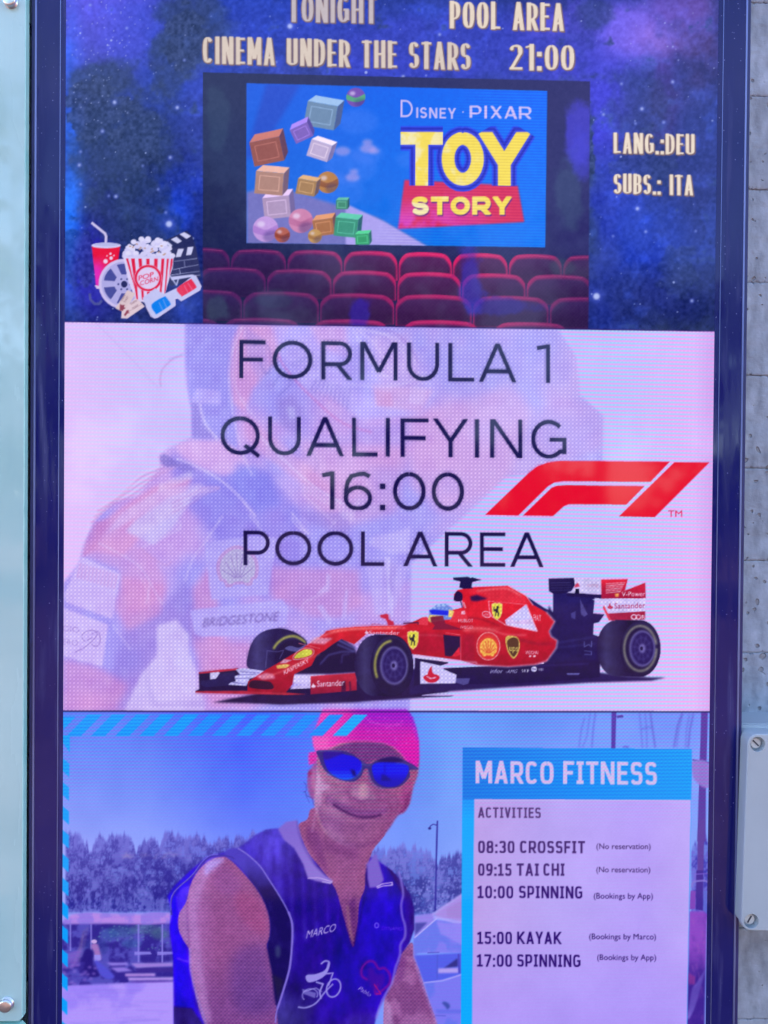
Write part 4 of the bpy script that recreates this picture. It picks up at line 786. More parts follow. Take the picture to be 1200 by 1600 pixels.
CAN[:] = CAN * (1 - .35 * hz[..., None]) + np.array((126, 120, 232.)) * .35 * hz[..., None]
dk = np.exp(-(((XX - 250) / 75) ** 2 + ((YY - 1372) / 36) ** 2)) * .6 * ss(.40, .56, t6) * np.isin(IDM, [i + 1 for i, q in enumerate(PARTS) if q[0] == 'tree_line']); CAN[:] = CAN * (1 - dk[..., None]) + np.array((36, 34, 146.)) * dk[..., None]
rs = np.random.RandomState(5)
for k in range(260):
    x, y = rs.uniform(104, 300), rs.uniform(1345, 1430); r = rs.uniform(.7, 2.2)
    if rs.rand() < .25 + (y - 1345) / 110: disc(x, y, r, r * rs.uniform(.6, 1.3), (126, 122, 234) if rs.rand() < .6 else (46, 42, 160), .5, 0, mark=False)
for k in range(110):
    x, y = rs.uniform(632, 720), rs.uniform(1375, 1425); r = rs.uniform(.7, 2); disc(x, y, r, r, (160, 160, 250) if rs.rand() < .6 else (56, 56, 160), .55, 0, mark=False)
for k in range(26):
    x = rs.uniform(180, 270); stroke([(x, 1339 + rs.uniform(-6, 4)), (x + rs.uniform(5, 14), 1338 + rs.uniform(-8, 4))], 1.1, (170, 150, 206), .45, .4, mark=False)
for k in range(16):
    x = rs.uniform(110, 260); stroke([(x, 1425), (x + rs.uniform(-14, 14), 1360 + rs.uniform(0, 30))], 1.2, (48, 42, 150), .6, .3, mark=False)
for p in ([(290, 740), (300, 700), (245, 660)], [(300, 700), (370, 650)], [(300, 745), (330, 690), (400, 640)], [(285, 740), (225, 630)]): stroke(zr(p), 1.5, (50, 46, 150), .8, .3, mark=False)
# beach, canopy and loungers on the left
part('beach', P_FIT, 'pale violet sand of the beach')
fill([(96, 1534), (300, 1530), (300, 1745), (90, 1745)], lambda x, y: mix((156, 132, 250), (176, 150, 254), ss(.4, .6, n2[(y - Y0).astype(int), (x - X0).astype(int)])), 1, 1.2)
for k in range(26): x, y = rs.uniform(98, 240), rs.uniform(1540, 1620); stroke([(x, y), (x + rs.uniform(15, 60), y + rs.uniform(-3, 3))], 1.2, (118, 100, 222), .35, .6, mark=False)
part('beach_shade', P_FIT, 'dark shade with shrubs under the canopy')
fill([(96, 1441), (275, 1441), (275, 1533), (96, 1540)], lambda x, y: mix((52, 42, 148), (84, 80, 190), ss(.42, .62, t6[(y - Y0).astype(int), (x - X0).astype(int)])), 1, 1)
for x, y, rx, ry, cc in [(228, 1452, 26, 8, (84, 116, 150)), (190, 1456, 22, 9, (64, 104, 160)), (250, 1460, 14, 8, (78, 118, 140)), (205, 1474, 16, 7, (58, 98, 170)), (170, 1460, 14, 10, (50, 84, 160)), (150, 1480, 20, 14, (48, 60, 150))]: disc(x, y, rx, ry, cc, .5, 3, mark=False)
for k in range(90): x, y = rs.uniform(145, 262), rs.uniform(1446, 1484); disc(x, y, 1.6, 1.1, (104, 146, 190) if rs.rand() < .5 else (40, 60, 130), .5, 0, mark=False)
for p in ([(200, 870), (170, 1130)], [(215, 860), (150, 1150)], [(235, 840), (190, 1080)], [(180, 1000), (120, 1150)], [(200, 900), (130, 1130)]): stroke(zb(p), 1.4, (136, 108, 160), .5, .4, mark=False)
fill(zb([(110, 1040), (190, 1015), (160, 1100), (170, 1150), (60, 1160), (30, 1170), (40, 1080), (80, 1050)]), (132, 98, 206), .7, 2, mark=False)
part('beach_canopy', P_FIT, 'pale canopy roof on thin posts')
fill(zb([(30, 800), (110, 745), (230, 728), (330, 735), (480, 740), (560, 738), (640, 742), (760, 728), (880, 735), (892, 812), (700, 822), (400, 815), (50, 820)]), lambda x, y: mix((182, 138, 234), (150, 124, 232), ss(.4, .62, t6[(y - Y0).astype(int), (x - X0).astype(int)])), 1, .5)
for u, w in [(100, 2.4), (262, 2.2), (632, 2.4), (818, 2.6)]: stroke(zb([(u, 820), (u, 1040 + (80 if u > 500 else -10))]), w, (138, 130, 234), .95)
for u in (665, 845): fill(zb([(u - 65, 1035), (u + 60, 1035), (u + 70, 1055), (u - 65, 1062)]), (146, 134, 240), .9)
part('seated_bather', P_FIT, 'bather in a white cap in front of the canopy')
fill(sm(zb([(275, 970), (310, 975), (330, 1030), (338, 1095), (290, 1105), (285, 1040), (262, 1000)])), (160, 116, 196), 1, .6); disc(*zb([(285, 955)])[0], 4.5, 3, (200, 170, 236)); fill(zb([(285, 1060), (335, 1060), (338, 1100), (290, 1110)]), (150, 140, 240)); fill(sm(zb([(215, 1020), (275, 1030), (280, 1130), (330, 1220), (250, 1230), (180, 1160)])), (42, 32, 130), 1, .8)
fill(sm(zb([(290, 1110), (330, 1120), (440, 1220), (410, 1250), (340, 1220)])), (84, 82, 214), 1, .8)
part('sun_lounger', P_FIT, 'low pale loungers under the canopy')
for p, cc in [([(380, 1120), (540, 1120), (560, 1140), (420, 1145)], (150, 128, 236)), ([(570, 1125), (900, 1120), (900, 1150), (620, 1165)], (160, 132, 226)), ([(410, 1160), (520, 1155), (590, 1185), (470, 1195)], (146, 124, 232)), ([(600, 1165), (900, 1155), (900, 1195), (620, 1200)], (62, 46, 150)), ([(525, 1207), (760, 1205), (765, 1225), (530, 1228)], (190, 150, 236)), ([(545, 1238), (905, 1235), (905, 1258), (560, 1262)], (186, 156, 244)), ([(560, 1262), (905, 1258), (905, 1270), (580, 1275)], (110, 78, 190))]: fill(zb(p), cc, .95, .7)
for k in range(46): x, y = rs.uniform(98, 150), rs.uniform(1505, 1538); disc(x, y, 3, 1.8, (146, 112, 220) if rs.rand() < .5 else (70, 58, 170), .6, 1, mark=False)
# right side: lamp, tents
part('lamp_post', P_FIT, 'thin lamp post in front of the pale sky'); stroke(zr([(404, 60), (398, 300), (392, 560), (388, 740)]), 2.6, (48, 46, 160), .95); stroke(sm(zr([(400, 95), (375, 88), (352, 100), (348, 115)]), 4, False), 1.5, (48, 46, 160)); disc(*zr([(346, 118)])[0], 2.4, 2, (40, 40, 140))
part('market_tent', P_FIT, 'pale pointed tents beside the lamp post')
fill(zr([(230, 780), (380, 760), (380, 900), (230, 950)]), (150, 128, 234), .9, 1.5); fill(zr([(235, 835), (330, 830), (235, 930)]), (70, 70, 170), .9, 1)
fill(zr([(225, 945), (390, 810), (600, 830), (600, 1060), (420, 1060), (260, 1065), (215, 1090)]), lambda x, y: mix((108, 122, 240), (130, 126, 244), ss(.4, .6, t8[(y - Y0).astype(int), (x - X0).astype(int)])), 1, .8)
fill(zr([(400, 830), (600, 840), (600, 1010), (480, 940), (430, 920)]), (150, 138, 248), .8, 2); fill(zr([(380, 770), (420, 730), (600, 610), (600, 830), (400, 790)]), (168, 142, 232), 1, .6); fill(zr([(470, 730), (600, 660), (600, 800), (480, 790)]), (158, 128, 208), .5, 2)
stroke(zr([(230, 948), (400, 800)]), 2.0, (186, 176, 254), .9); stroke(zr([(375, 790), (430, 800), (530, 828), (600, 830)]), 3.2, (182, 166, 252), .95, .5); stroke(zr([(365, 775), (420, 735), (600, 612)]), 2.6, (180, 168, 250), .9, .4)
fill(zr([(220, 1080), (600, 1060), (600, 1220), (400, 1280), (300, 1290)]), (86, 98, 236), 1, 1); fill(zr([(450, 1180), (560, 1100), (560, 1165), (470, 1178)]), (50, 48, 130), .9, .5); fill(zr([(410, 1180), (562, 1175), (562, 1212), (410, 1215)]), (178, 160, 244), 1, .5); stroke(zr([(405, 1075), (402, 1260)]), 2.2, (80, 90, 214), .8); stroke(zr([(565, 1070), (572, 1215)]), 3, (76, 70, 190), .8); stroke(zr([(330, 1062), (420, 1058)]), 1.5, (60, 56, 170), .7)
fill(zr([(300, 1290), (440, 1275), (600, 1220), (600, 1745), (420, 1745)]), lambda x, y: mix((104, 118, 240), (124, 122, 244), ss(.4, .6, t8[(y - Y0).astype(int), (x - X0).astype(int)])), 1, 1); stroke(zr([(300, 1288), (440, 1272), (500, 1255), (600, 1222)]), 2.2, (170, 160, 252), .8)
fill(zr([(390, 1490), (600, 1490), (600, 1520), (400, 1520)]), (90, 104, 230), .6, 2); fill(sm(zr([(440, 1440), (460, 1432), (490, 1445), (500, 1470), (480, 1490), (465, 1470)])), (50, 70, 160), .8, .4); stroke(zr([(380, 1535), (470, 1540)]), 1.6, (80, 80, 200), .6)
# boats and palm on the right side
part('ship_mast', P_FIT, 'dark violet masts and ropes at the top right')
zt = lambda p: T(p, 700, 1105, 2.857)
fill(zt([(730, 22), (752, 22), (747, 185), (728, 185)]), (84, 62, 176)); fill(zt([(752, 38), (780, 34), (784, 46), (754, 48)]), (84, 62, 170))
for p, w in [([(610, 45), (595, 100), (585, 180)], 1), ([(635, 25), (620, 130), (600, 180)], .9), ([(658, 25), (648, 100), (642, 180)], 1.3), ([(855, 25), (862, 100), (868, 182)], 1), ([(880, 25), (886, 100), (888, 182)], .9), ([(903, 25), (912, 90), (925, 182)], 1.6), ([(862, 100), (890, 88), (912, 92)], .9), ([(1045, 28), (1025, 80), (1008, 180)], 1.6), ([(1048, 28), (1030, 100), (1020, 180)], .9), ([(1078, 30), (1065, 100), (1060, 182)], .9), ([(1095, 30), (1080, 100), (1072, 182)], 1.6), ([(780, 178), (800, 176), (806, 184)], 2)]: stroke(zt(p), w, (84, 72, 190), .85, .3)
fill(zt([(1130, 24), (1160, 24), (1152, 360), (1150, 600), (1112, 600), (1120, 360)]), (88, 64, 168)); fill(zp([(165, 0), (205, 0), (195, 400), (148, 400), (150, 140)]), (92, 66, 164))
for p in ([(1092, 235), (1166, 248)],): stroke(zt(p), 2.2, (66, 50, 150), .9)
fill(sm(zt([(1092, 240), (1165, 250), (1166, 350), (1140, 358), (1105, 330), (1092, 300)])), (146, 122, 214), .95, 1.2, mark=True); 
fill(zp([(140, 400), (195, 400), (192, 715), (135, 705)]), (66, 48, 156)); stroke(zp([(125, 480), (130, 430), (230, 425)]), 1.4, (124, 100, 214)); stroke(sm(zp([(105, 530), (120, 490), (200, 480), (225, 490)]), 4, False), 3, (130, 116, 214), .9); fill(zp([(95, 560), (135, 560), (132, 700), (88, 705)]), (128, 74, 190)); fill(zp([(195, 560), (228, 560), (222, 740), (195, 720)]), (96, 110, 214), .9)
part('palm_trunk', P_FIT, 'purple palm trunk with hanging ropes')
fill(zp([(85, 720), (200, 720), (225, 745), (215, 1100), (205, 1580), (205, 2300), (40, 2300), (65, 1580), (80, 1000)]), lambda x, y: mix((140, 76, 200), (64, 40, 150), np.clip(ss(1475, 1535, y) + (t6[(y - Y0).astype(int), (x - X0).astype(int)] - .5) * .8, 0, 1)), 1, .6)
for k in range(7): stroke(sm(zp([(205 - k * 12, 1180 + k * 20), (165 - k * 9, 1330), (120 - k * 6, 1480), (80 - k * 3, 1560)]), 4, False), 1.1, (134, 120, 226), .7, .3)
for k in range(24): x, y = rs.uniform(1080, 1102), rs.uniform(1430, 1590); stroke([(x, y), (x + rs.uniform(-2, 3), y + rs.uniform(6, 16))], 1.2, (176, 104, 196) if rs.rand() < .5 else (80, 50, 160), .5, .5, mark=False)
fill(zp([(78, 1200), (130, 1230), (128, 1290), (80, 1290)]), (170, 60, 150), .5, 2, mark=False)

# ---- the man
def skin(x, y):
    k = (y - Y0).astype(int), (x - X0).astype(int)
    return mix((130, 74, 142), (152, 94, 162), ss(.4, .6, n3[k]))
VEST = [(268, 1426), (262, 1400), (272, 1385), (300, 1358), (322, 1340), (345, 1333), (372, 1326), (400, 1304), (416, 1296), (434, 1294), (470, 1300), (560, 1330), (592, 1346), (612, 1360), (628, 1378), (641, 1398), (647, 1420), (647, 1452), (640, 1472), (627, 1490), (618, 1520), (604, 1552), (590, 1580), (580, 1620), (600, 1745), (274, 1745), (272, 1620), (271, 1500), (265, 1450)]
part('arm', P_FIT, 'right hand side bare arm in the photograph')
fill(sm(zr([(125, 1075), (160, 1030), (200, 985), (222, 1000), (225, 1090), (262, 1180), (300, 1300), (340, 1420), (400, 1590), (480, 1900), (500, 2300), (60, 2300), (0, 1700), (0, 1450), (20, 1360), (60, 1270)])), skin)
fill(zr([(222, 1000), (236, 1100), (310, 1310), (350, 1440), (410, 1600), (390, 1600), (325, 1420), (270, 1270), (215, 1080)]), (170, 130, 214), .55, 1.5, mark=False); fill(zr([(0, 1400), (50, 1460), (70, 1600), (60, 1900), (0, 1900)]), (182, 140, 206), .6, 4, mark=False); fill(zr([(120, 1080), (170, 1100), (150, 1250), (60, 1330)]), (110, 50, 136), .5, 3, mark=False)
part('vest', P_FIT, 'deep blue sleeveless zip vest with pale piping')
def vestc(x, y):
    k = (y - Y0).astype(int), (x - X0).astype(int)
    c = lerp_grad([(265, (32, 0, 232)), (300, (36, 6, 224)), (420, (52, 36, 172)), (470, (38, 20, 146)), (550, (34, 8, 158)), (600, (36, 2, 192)), (650, (30, 12, 136))], 'x')(x, y)
    top_ = ss(1380, 1310, y) * ss(560, 430, x)
    c = mix(c.reshape(-1, 3)[0] * 0 + (78, 66, 214), (78, 66, 214), np.zeros_like(x)) * (top_[..., None] * .75) + c * (1 - top_[..., None] * .75)
    c = c + np.array((6, 16, -26.)) * (ss(1500, 1600, y) * ss(280, 340, x))[..., None]
    return c + ((t8[k] - .5) * 26)[..., None] * np.array((1, .9, 1.2))
fill(VEST, vestc, 1, .4)
VM = full(VEST)
fill([(600, 1346), (628, 1370), (647, 1402), (650, 1450), (640, 1478), (625, 1492), (634, 1450), (630, 1400)], (46, 26, 126), .95, 1, mark=False, clip=VM)
fill([(268, 1572), (300, 1575), (330, 1620), (340, 1745), (262, 1745)], (44, 32, 116), .95, 1, mark=False, clip=VM)
for k in range(14):
    x = 408 + k * 9; stroke([(x, 1318 + k * 2), (x + 3, 1400 + rs.uniform(-20, 30)), (x + 6, 1470)], rs.uniform(2, 6), (84, 70, 222) if k % 2 else (24, 6, 130), .28, 3, mark=False, clip=VM)
fill([(545, 1400), (640, 1400), (640, 1600), (480, 1600), (540, 1480)], (36, 0, 214), .35, 10, mark=False, clip=VM); disc(560, 1500, 44, 60, (26, 0, 150), .3, 14, mark=False, clip=VM); disc(575, 1600, 40, 20, (74, 52, 180), .5, 10, mark=False, clip=VM)
fill(sm(za([(45, 620), (90, 820), (190, 900), (185, 1020), (100, 980), (60, 900)])), (44, 0, 250), .6, 3, mark=False, clip=VM); stroke(za([(90, 965), (140, 985), (185, 995)]), 2.5, (112, 92, 244), .7, 1, mark=False); fill(za([(205, 340), (130, 370), (80, 440), (100, 600), (160, 520), (190, 420)]), (70, 44, 250), .9, 2, mark=False)
part('neck', P_FIT)
fill(sm([(497, 1262), (600, 1290), (582, 1330), (572, 1362), (570, 1388), (562, 1410), (558, 1450), (552, 1480), (544, 1460), (536, 1430), (528, 1400), (520, 1382), (500, 1355), (484, 1336), (474, 1316), (466, 1290), (480, 1280)]), lambda x, y: mix((146, 82, 148), (118, 62, 140), ss(1370, 1440, y)))
fill([(545, 1410), (556, 1400), (558, 1440), (552, 1476)], (96, 44, 130), .7, 3, mark=False); fill([(500, 1310), (560, 1325), (560, 1345), (505, 1330)], (116, 56, 130), .5, 6, mark=False); fill([(480, 1290), (497, 1300), (515, 1370), (500, 1350), (478, 1315)], (110, 52, 132), .5, 4, mark=False); stroke([(543, 1415), (546, 1450), (551, 1470)], 4, (150, 100, 140), .5, 2, mark=False)
fill([(552, 1480), (532, 1418), (528, 1440), (545, 1485)], (26, 6, 120), .5, 2, mark=False); stroke([(553, 1478), (562, 1440), (572, 1388)], 3, (26, 0, 120), .7, 1, mark=False)
part('vest_collar', P_FIT, 'larger pale collar half on the left of the neck')
fill(zm([(110, 625), (150, 590), (205, 580), (232, 690), (292, 800), (345, 855), (385, 885), (372, 900), (300, 885), (258, 870), (235, 800), (190, 720), (140, 680)]), lambda x, y: mix((126, 104, 212), (140, 116, 216), ss(1290, 1370, y)), 1, .4)
part('vest_collar', P_FIT, 'smaller collar half on the right of the neck'); fill(zm([(552, 800), (600, 745), (612, 780), (640, 880), (612, 915), (566, 920), (556, 870)]), (122, 98, 208), 1, .4); fill(zm([(545, 860), (556, 800), (556, 870), (566, 925), (548, 900)]), (40, 20, 110), .9, .8)
stroke(zm([(258, 872), (310, 868), (345, 878), (380, 888), (372, 896), (330, 888)]), 1.4, (200, 176, 244), .9); stroke(zm([(602, 916), (630, 900), (680, 892), (682, 905), (635, 910), (606, 920)]), 1.8, (196, 176, 246), .9); stroke(sm(zm([(205, 580), (212, 640), (240, 720), (292, 805), (350, 860)]), 4, False), 1.2, (60, 30, 120), .5, .5)
part('arm', P_FIT, 'large bare shoulder and arm at the left of the man')
fill(sm(za([(520, 108), (600, 180), (700, 290), (790, 410), (850, 530), (880, 640), (880, 780), (855, 860), (880, 960), (905, 1100), (925, 1250), (940, 1420), (960, 1700), (960, 2330), (430, 2330), (360, 1700), (320, 1520), (280, 1400), (230, 1200), (200, 1050), (195, 900), (150, 820), (105, 720), (105, 600), (150, 520), (175, 470), (200, 360), (240, 270), (310, 180), (400, 120), (460, 105)])),
     lambda x, y: mix(mix((162, 102, 176), (146, 82, 148), ss(300, 345, x)), (118, 68, 146), ss(1480, 1580, y) * .7))
fill(sm(za([(400, 120), (500, 120), (450, 200), (360, 270), (300, 400), (260, 600), (290, 900), (330, 1200), (380, 1500), (300, 1450), (220, 1100), (190, 850), (180, 500), (240, 270), (320, 170)])), (172, 120, 196), .7, 5, mark=False)
fill(sm(za([(330, 170), (400, 120), (490, 118), (450, 170), (380, 220), (330, 260)])), (172, 146, 236), .8, 4, mark=False); fill(sm(za([(480, 150), (600, 250), (640, 400), (560, 440), (420, 380), (400, 260)])), (140, 80, 160), .5, 8, mark=False); fill(sm(za([(600, 400), (780, 450), (860, 640), (840, 760), (700, 700), (600, 560)])), (156, 72, 132), .5, 9, mark=False); fill(sm(za([(560, 950), (840, 850), (900, 1100), (920, 1400), (600, 1400)])), (84, 54, 142), .45, 14, mark=False)
fill(za([(105, 600), (170, 500), (190, 700), (190, 860), (150, 820), (105, 720)]), (158, 110, 190), .7, 2, mark=False); stroke(za([(178, 480), (182, 700), (200, 880)]), 1.6, (110, 58, 150), .6, 1, mark=False); stroke(sm(za([(200, 880), (205, 1050), (250, 1260), (310, 1440), (345, 1560)]), 4, False), 2.6, (150, 126, 226), .7, 1.2, mark=False)
part('vest_side_panel', P_FIT, 'dark green side panel between arm and piping')
fill(sm(za([(520, 40), (620, 30), (700, 90), (800, 180), (868, 290), (960, 430), (1030, 560), (1068, 680), (1066, 880), (1040, 1080), (1000, 1230), (950, 1370), (925, 1330), (900, 1100), (870, 950), (860, 850), (884, 760), (880, 640), (840, 500), (780, 390), (690, 270), (590, 160), (500, 95)])), lambda x, y: mix((72, 62, 196), (26, 20, 96), np.clip(ss(1340, 1400, y) + (t6[(y - Y0).astype(int), (x - X0).astype(int)] - .5) * .5, 0, 1)), 1, .8)
disc(*za([(950, 910)])[0], 4, 10, (70, 84, 130), .6, 3, mark=False); fill(za([(900, 1100), (1000, 1150), (950, 1340)]), (36, 34, 70), .7, 4, mark=False)
part('vest_piping', P_FIT, 'pale piping along the arm holes')
stroke(sm(za([(45, 600), (38, 500), (55, 430), (100, 360), (180, 300), (250, 230), (310, 150), (380, 100), (450, 90), (540, 100), (580, 120)]), 5, False), 2.6, (60, 50, 170), .95); stroke(sm(za([(38, 560), (36, 480), (60, 410), (130, 340), (230, 245), (300, 150), (370, 92), (440, 82)]), 5, False), 1.4, (116, 108, 236), .85)
stroke(sm(za([(610, 30), (700, 90), (800, 185), (870, 290), (960, 430), (1030, 555), (1070, 670), (1070, 850), (1050, 1050), (1000, 1230), (940, 1420), (930, 1520)]), 5, False), 2.0, (130, 116, 226), .9); stroke(sm(za([(1040, 570), (1072, 680), (1070, 850), (1050, 1050), (1000, 1230), (945, 1400)]), 5, False), 3.2, (128, 110, 220), .9)
stroke(sm(zr([(110, 440), (135, 540), (145, 620), (130, 700), (140, 790), (160, 860), (158, 940), (125, 1000), (120, 1080), (85, 1180), (60, 1290), (25, 1350), (-20, 1440), (-60, 1560)]), 5, False), 2.8, (140, 122, 232), .95, .3)
part('vest_lettering', P_FIT, 'white slanted name on the chest of the vest'); btext('MARCO', 478, 525, 1466.5, 11.5, (182, 166, 240), slope=-.26, shear=.35, bold=.04)
part('vest_lettering', P_FIT, 'small blue sponsor name on the chest'); stroke(ell(588.5, 1446, 3, 3.6), 1.8, (110, 90, 250), closed=True); btext('DYNAMO', 596, 629, 1453, 5.4, (94, 72, 246), slope=.03, shear=.2, bold=.02, alpha=.9)
part('cyclist_emblem', P_FIT, 'white cyclist emblem on the vest')
EM = (150, 140, 232)
stroke(ell(*zm([(388, 1420)])[0], 10.5, 14.5, rot=20), 2.2, EM, closed=True, bl=0); stroke(ell(*zm([(270, 1455)])[0], 12, 9.5, 150, 400, rot=-15), 1.8, EM, .8); fill(sm(zm([(255, 1355), (300, 1350), (345, 1330), (362, 1290), (370, 1300), (355, 1345), (320, 1375), (268, 1392), (250, 1375)])), EM); stroke(sm(zm([(325, 1300), (345, 1285), (365, 1290), (360, 1310)]), 4, False), 2.4, EM); stroke(zm([(300, 1390), (335, 1400), (318, 1440), (325, 1475)]), 2.4, EM); stroke(zm([(340, 1350), (385, 1345), (362, 1410)]), 2, EM); stroke(zm([(235, 1440), (300, 1420), (330, 1440)]), 1.4, EM); stroke(sm(zm([(210, 1515), (250, 1518), (300, 1495), (345, 1440), (385, 1400)]), 5, False), 2.4, EM, .9); fill(zm([(230, 1425), (300, 1445), (295, 1470), (240, 1450)]), EM, .6)
part('heart_emblem', P_FIT, 'red heart outline emblem on the vest')
HC = (150, 24, 150); stroke(sm(zm([(560, 1380), (530, 1360), (530, 1320), (560, 1288), (590, 1290), (615, 1325), (640, 1320), (668, 1350), (668, 1395), (640, 1425), (600, 1450), (598, 1420), (612, 1400)]), 5, False), 2.4, HC, .9, .3); fill(sm(zm([(560, 1325), (590, 1320), (600, 1350), (640, 1350), (640, 1400), (600, 1440), (570, 1400)])), (76, 10, 160), .6, 3); stroke(zm([(590, 1400), (625, 1450), (600, 1450)]), 1.5, (190, 40, 120), .8)
btext('Pablo', 559, 581, 1546, 6.5, (170, 156, 236), rot=32, shear=.3, bold=.03)
# head
part('ear', P_FIT); fill(sm(zf([(185, 440), (150, 480), (118, 540), (110, 620), (120, 700), (150, 755), (180, 740), (200, 600)])), (150, 84, 160), 1, .5); fill(sm(zf([(170, 500), (150, 560), (150, 650), (165, 700), (180, 600)])), (190, 120, 170), .7, 1.5); fill(zf([(112, 530), (135, 500), (150, 540), (118, 570)]), (150, 30, 90), .7, 1.5)
stroke(sm(zf([(78, 610), (100, 640), (98, 690), (72, 695)]), 4, False), 1, (50, 40, 150), .7); stroke(zf([(85, 690), (110, 730), (150, 745), (165, 805)]), 1, (60, 40, 140), .8); stroke(zf([(95, 720), (130, 790)]), .9, (60, 50, 160), .6)
part('face', P_FIT, 'tanned smiling face')
FACE = sm(zf([(190, 350), (188, 520), (170, 700), (172, 830), (190, 880), (225, 960), (270, 1050), (360, 1120), (480, 1165), (600, 1165), (700, 1120), (800, 1020), (880, 900), (935, 870), (985, 790), (1005, 690), (1035, 600), (1055, 530), (1050, 380), (900, 250), (500, 220), (300, 260)]), 4)
fill(FACE, lambda x, y: mix(mix((156, 100, 162), (140, 78, 146), ss(520, 560, x)), (148, 80, 144), ss(590, 632, x) * ss(1290, 1230, y)), 1, .5)
FMk = full(FACE, 1)
def fs(p, col, a, bl): fill(sm(zf(p)), col, a, bl, False, FMk)
fs([(180, 480), (250, 620), (300, 640), (250, 700), (220, 820), (190, 860), (170, 700)], (184, 140, 200), .8, 3)
fs([(230, 700), (330, 690), (420, 740), (400, 830), (300, 850), (240, 800)], (158, 100, 162), .7, 4)
fs([(200, 720), (230, 860), (280, 1000), (250, 1000), (205, 880)], (110, 54, 132), .5, 3)
fs([(250, 860), (330, 900), (500, 960), (640, 950), (560, 1060), (360, 1050), (270, 960)], (122, 62, 140), .45, 7)
fs([(480, 660), (560, 620), (620, 630), (660, 700), (700, 760), (600, 770), (500, 740)], (160, 110, 166), .75, 4)
fs([(560, 640), (600, 620), (620, 720), (560, 740)], (186, 140, 176), .5, 4)
fs([(720, 700), (860, 720), (900, 800), (840, 860), (740, 820)], (140, 76, 146), .6, 6)
fs([(930, 640), (1000, 600), (980, 700), (930, 800), (900, 780)], (150, 60, 150), .5, 3)
fs([(880, 880), (950, 860), (985, 780), (1005, 680), (960, 720), (930, 820)], (120, 50, 130), .7, 2)
fs([(420, 940), (600, 975), (760, 930), (700, 1080), (560, 1150), (440, 1090)], (150, 88, 150), .5, 8)
fs([(260, 1040), (420, 1140), (640, 1160), (760, 1080), (880, 900), (800, 1040), (620, 1140), (440, 1120)], (96, 42, 124), .35, 5)
fs([(280, 740), (360, 760), (480, 820), (560, 850), (720, 850), (780, 830), (780, 870), (640, 905), (500, 890), (380, 850), (300, 800)], (120, 62, 146), .5, 3)
stroke(sm(zf([(330, 800), (400, 845), (490, 890), (580, 910), (680, 905), (740, 890)]), 5, False), 2.8, (66, 24, 100), .9, .7, mark=False)
stroke(sm(zf([(350, 790), (440, 830), (540, 862), (700, 866)]), 5, False), 1.4, (104, 52, 128), .5, .8, mark=False); stroke(sm(zf([(450, 930), (560, 950), (690, 935)]), 5, False), 3, (170, 104, 164), .5, 1.5, mark=False)
stroke(sm(zf([(285, 830), (270, 780), (300, 730), (380, 700), (470, 690)]), 5, False), 1.8, (110, 58, 136), .6, 1.2, mark=False); stroke(sm(zf([(710, 760), (800, 790), (830, 850), (800, 920)]), 5, False), 1.8, (120, 52, 124), .6, 1.2, mark=False)
stroke(sm(zf([(500, 745), (560, 775), (620, 765), (700, 765)]), 5, False), 1.8, (90, 38, 118), .65, .9, mark=False); stroke(sm(zf([(455, 640), (500, 665), (540, 655)]), 4, False), 1.6, (100, 50, 130), .5, 1, mark=False)
stroke(sm(zf([(190, 860), (215, 960), (280, 1060)]), 4, False), 2.2, (186, 130, 176), .6, 1, mark=False); stroke(sm(zf([(150, 1040), (165, 960), (180, 880), (200, 850)]), 4, False), 2.4, (176, 120, 186), .6, 1, mark=False)
part('swimming_cap', P_FIT, 'pink swimming cap')
CAP = zf([(125, 470), (118, 400), (125, 360), (180, 350), (160, 300), (150, 230), (190, 120), (240, -10), (960, -10), (1010, 60), (1040, 150), (1062, 260), (1066, 400), (1045, 500), (1030, 480), (960, 445), (900, 360), (840, 310), (740, 275), (600, 262), (480, 265), (390, 280), (330, 310), (270, 335), (200, 345), (185, 440)])
fill(CAP, lambda x, y: mix(mix((232, 66, 190), (196, 30, 178), ss(510, 570, x)), (150, 20, 206), ss(1150, 1116, y) * ss(540, 580, x) * .85), 1, .5)
CM = full(CAP); fill(zf([(860, 280), (1060, 180), (1062, 500), (960, 440)]), (224, 24, 176), .6, 6, False, CM); fill(zf([(140, 230), (300, 225), (280, 330), (170, 340)]), (240, 110, 196), .5, 4, False, CM); fill(zf([(960, 0), (1020, 60), (1064, 260), (1040, 250), (990, 60)]), (130, 40, 220), .5, 3, False, CM)
fill(zf([(120, 360), (190, 360), (185, 460), (130, 460)]), (196, 40, 160), .6, 2, False, CM)
for k in range(60):
    x, y = rs.uniform(570, 650), rs.uniform(1120, 1166); disc(x, y, 1.5, .9, (230, 100, 226), .4, 0, mark=False, clip=CM)
stroke(sm(zf([(600, 60), (690, 110), (820, 130), (900, 110)]), 5, False), 1.6, (226, 110, 220), .5, .8, mark=False); stroke(sm(zf([(210, 345), (330, 305), (430, 272), (600, 262), (760, 278), (880, 340), (960, 430)]), 5, False), 1.4, (240, 120, 190), .6, .6, mark=False)
part('forehead_shade', P_FIT); fill(sm(zf([(330, 330), (400, 300), (480, 275), (620, 270), (760, 285), (860, 340), (930, 430), (700, 420), (620, 450), (540, 420), (450, 360)])), (104, 50, 130), .8, 2)
part('sunglasses', P_FIT, 'dark blue mirrored sunglasses')
fill(sm(zf([(190, 345), (300, 340), (420, 345), (500, 375), (590, 440), (640, 455), (720, 420), (830, 395), (930, 420), (1040, 480), (1050, 505), (985, 510), (985, 560), (940, 620), (880, 655), (780, 665), (700, 640), (650, 580), (625, 500), (590, 510), (570, 560), (510, 605), (420, 600), (320, 560), (250, 500), (205, 400)])), (52, 44, 130))
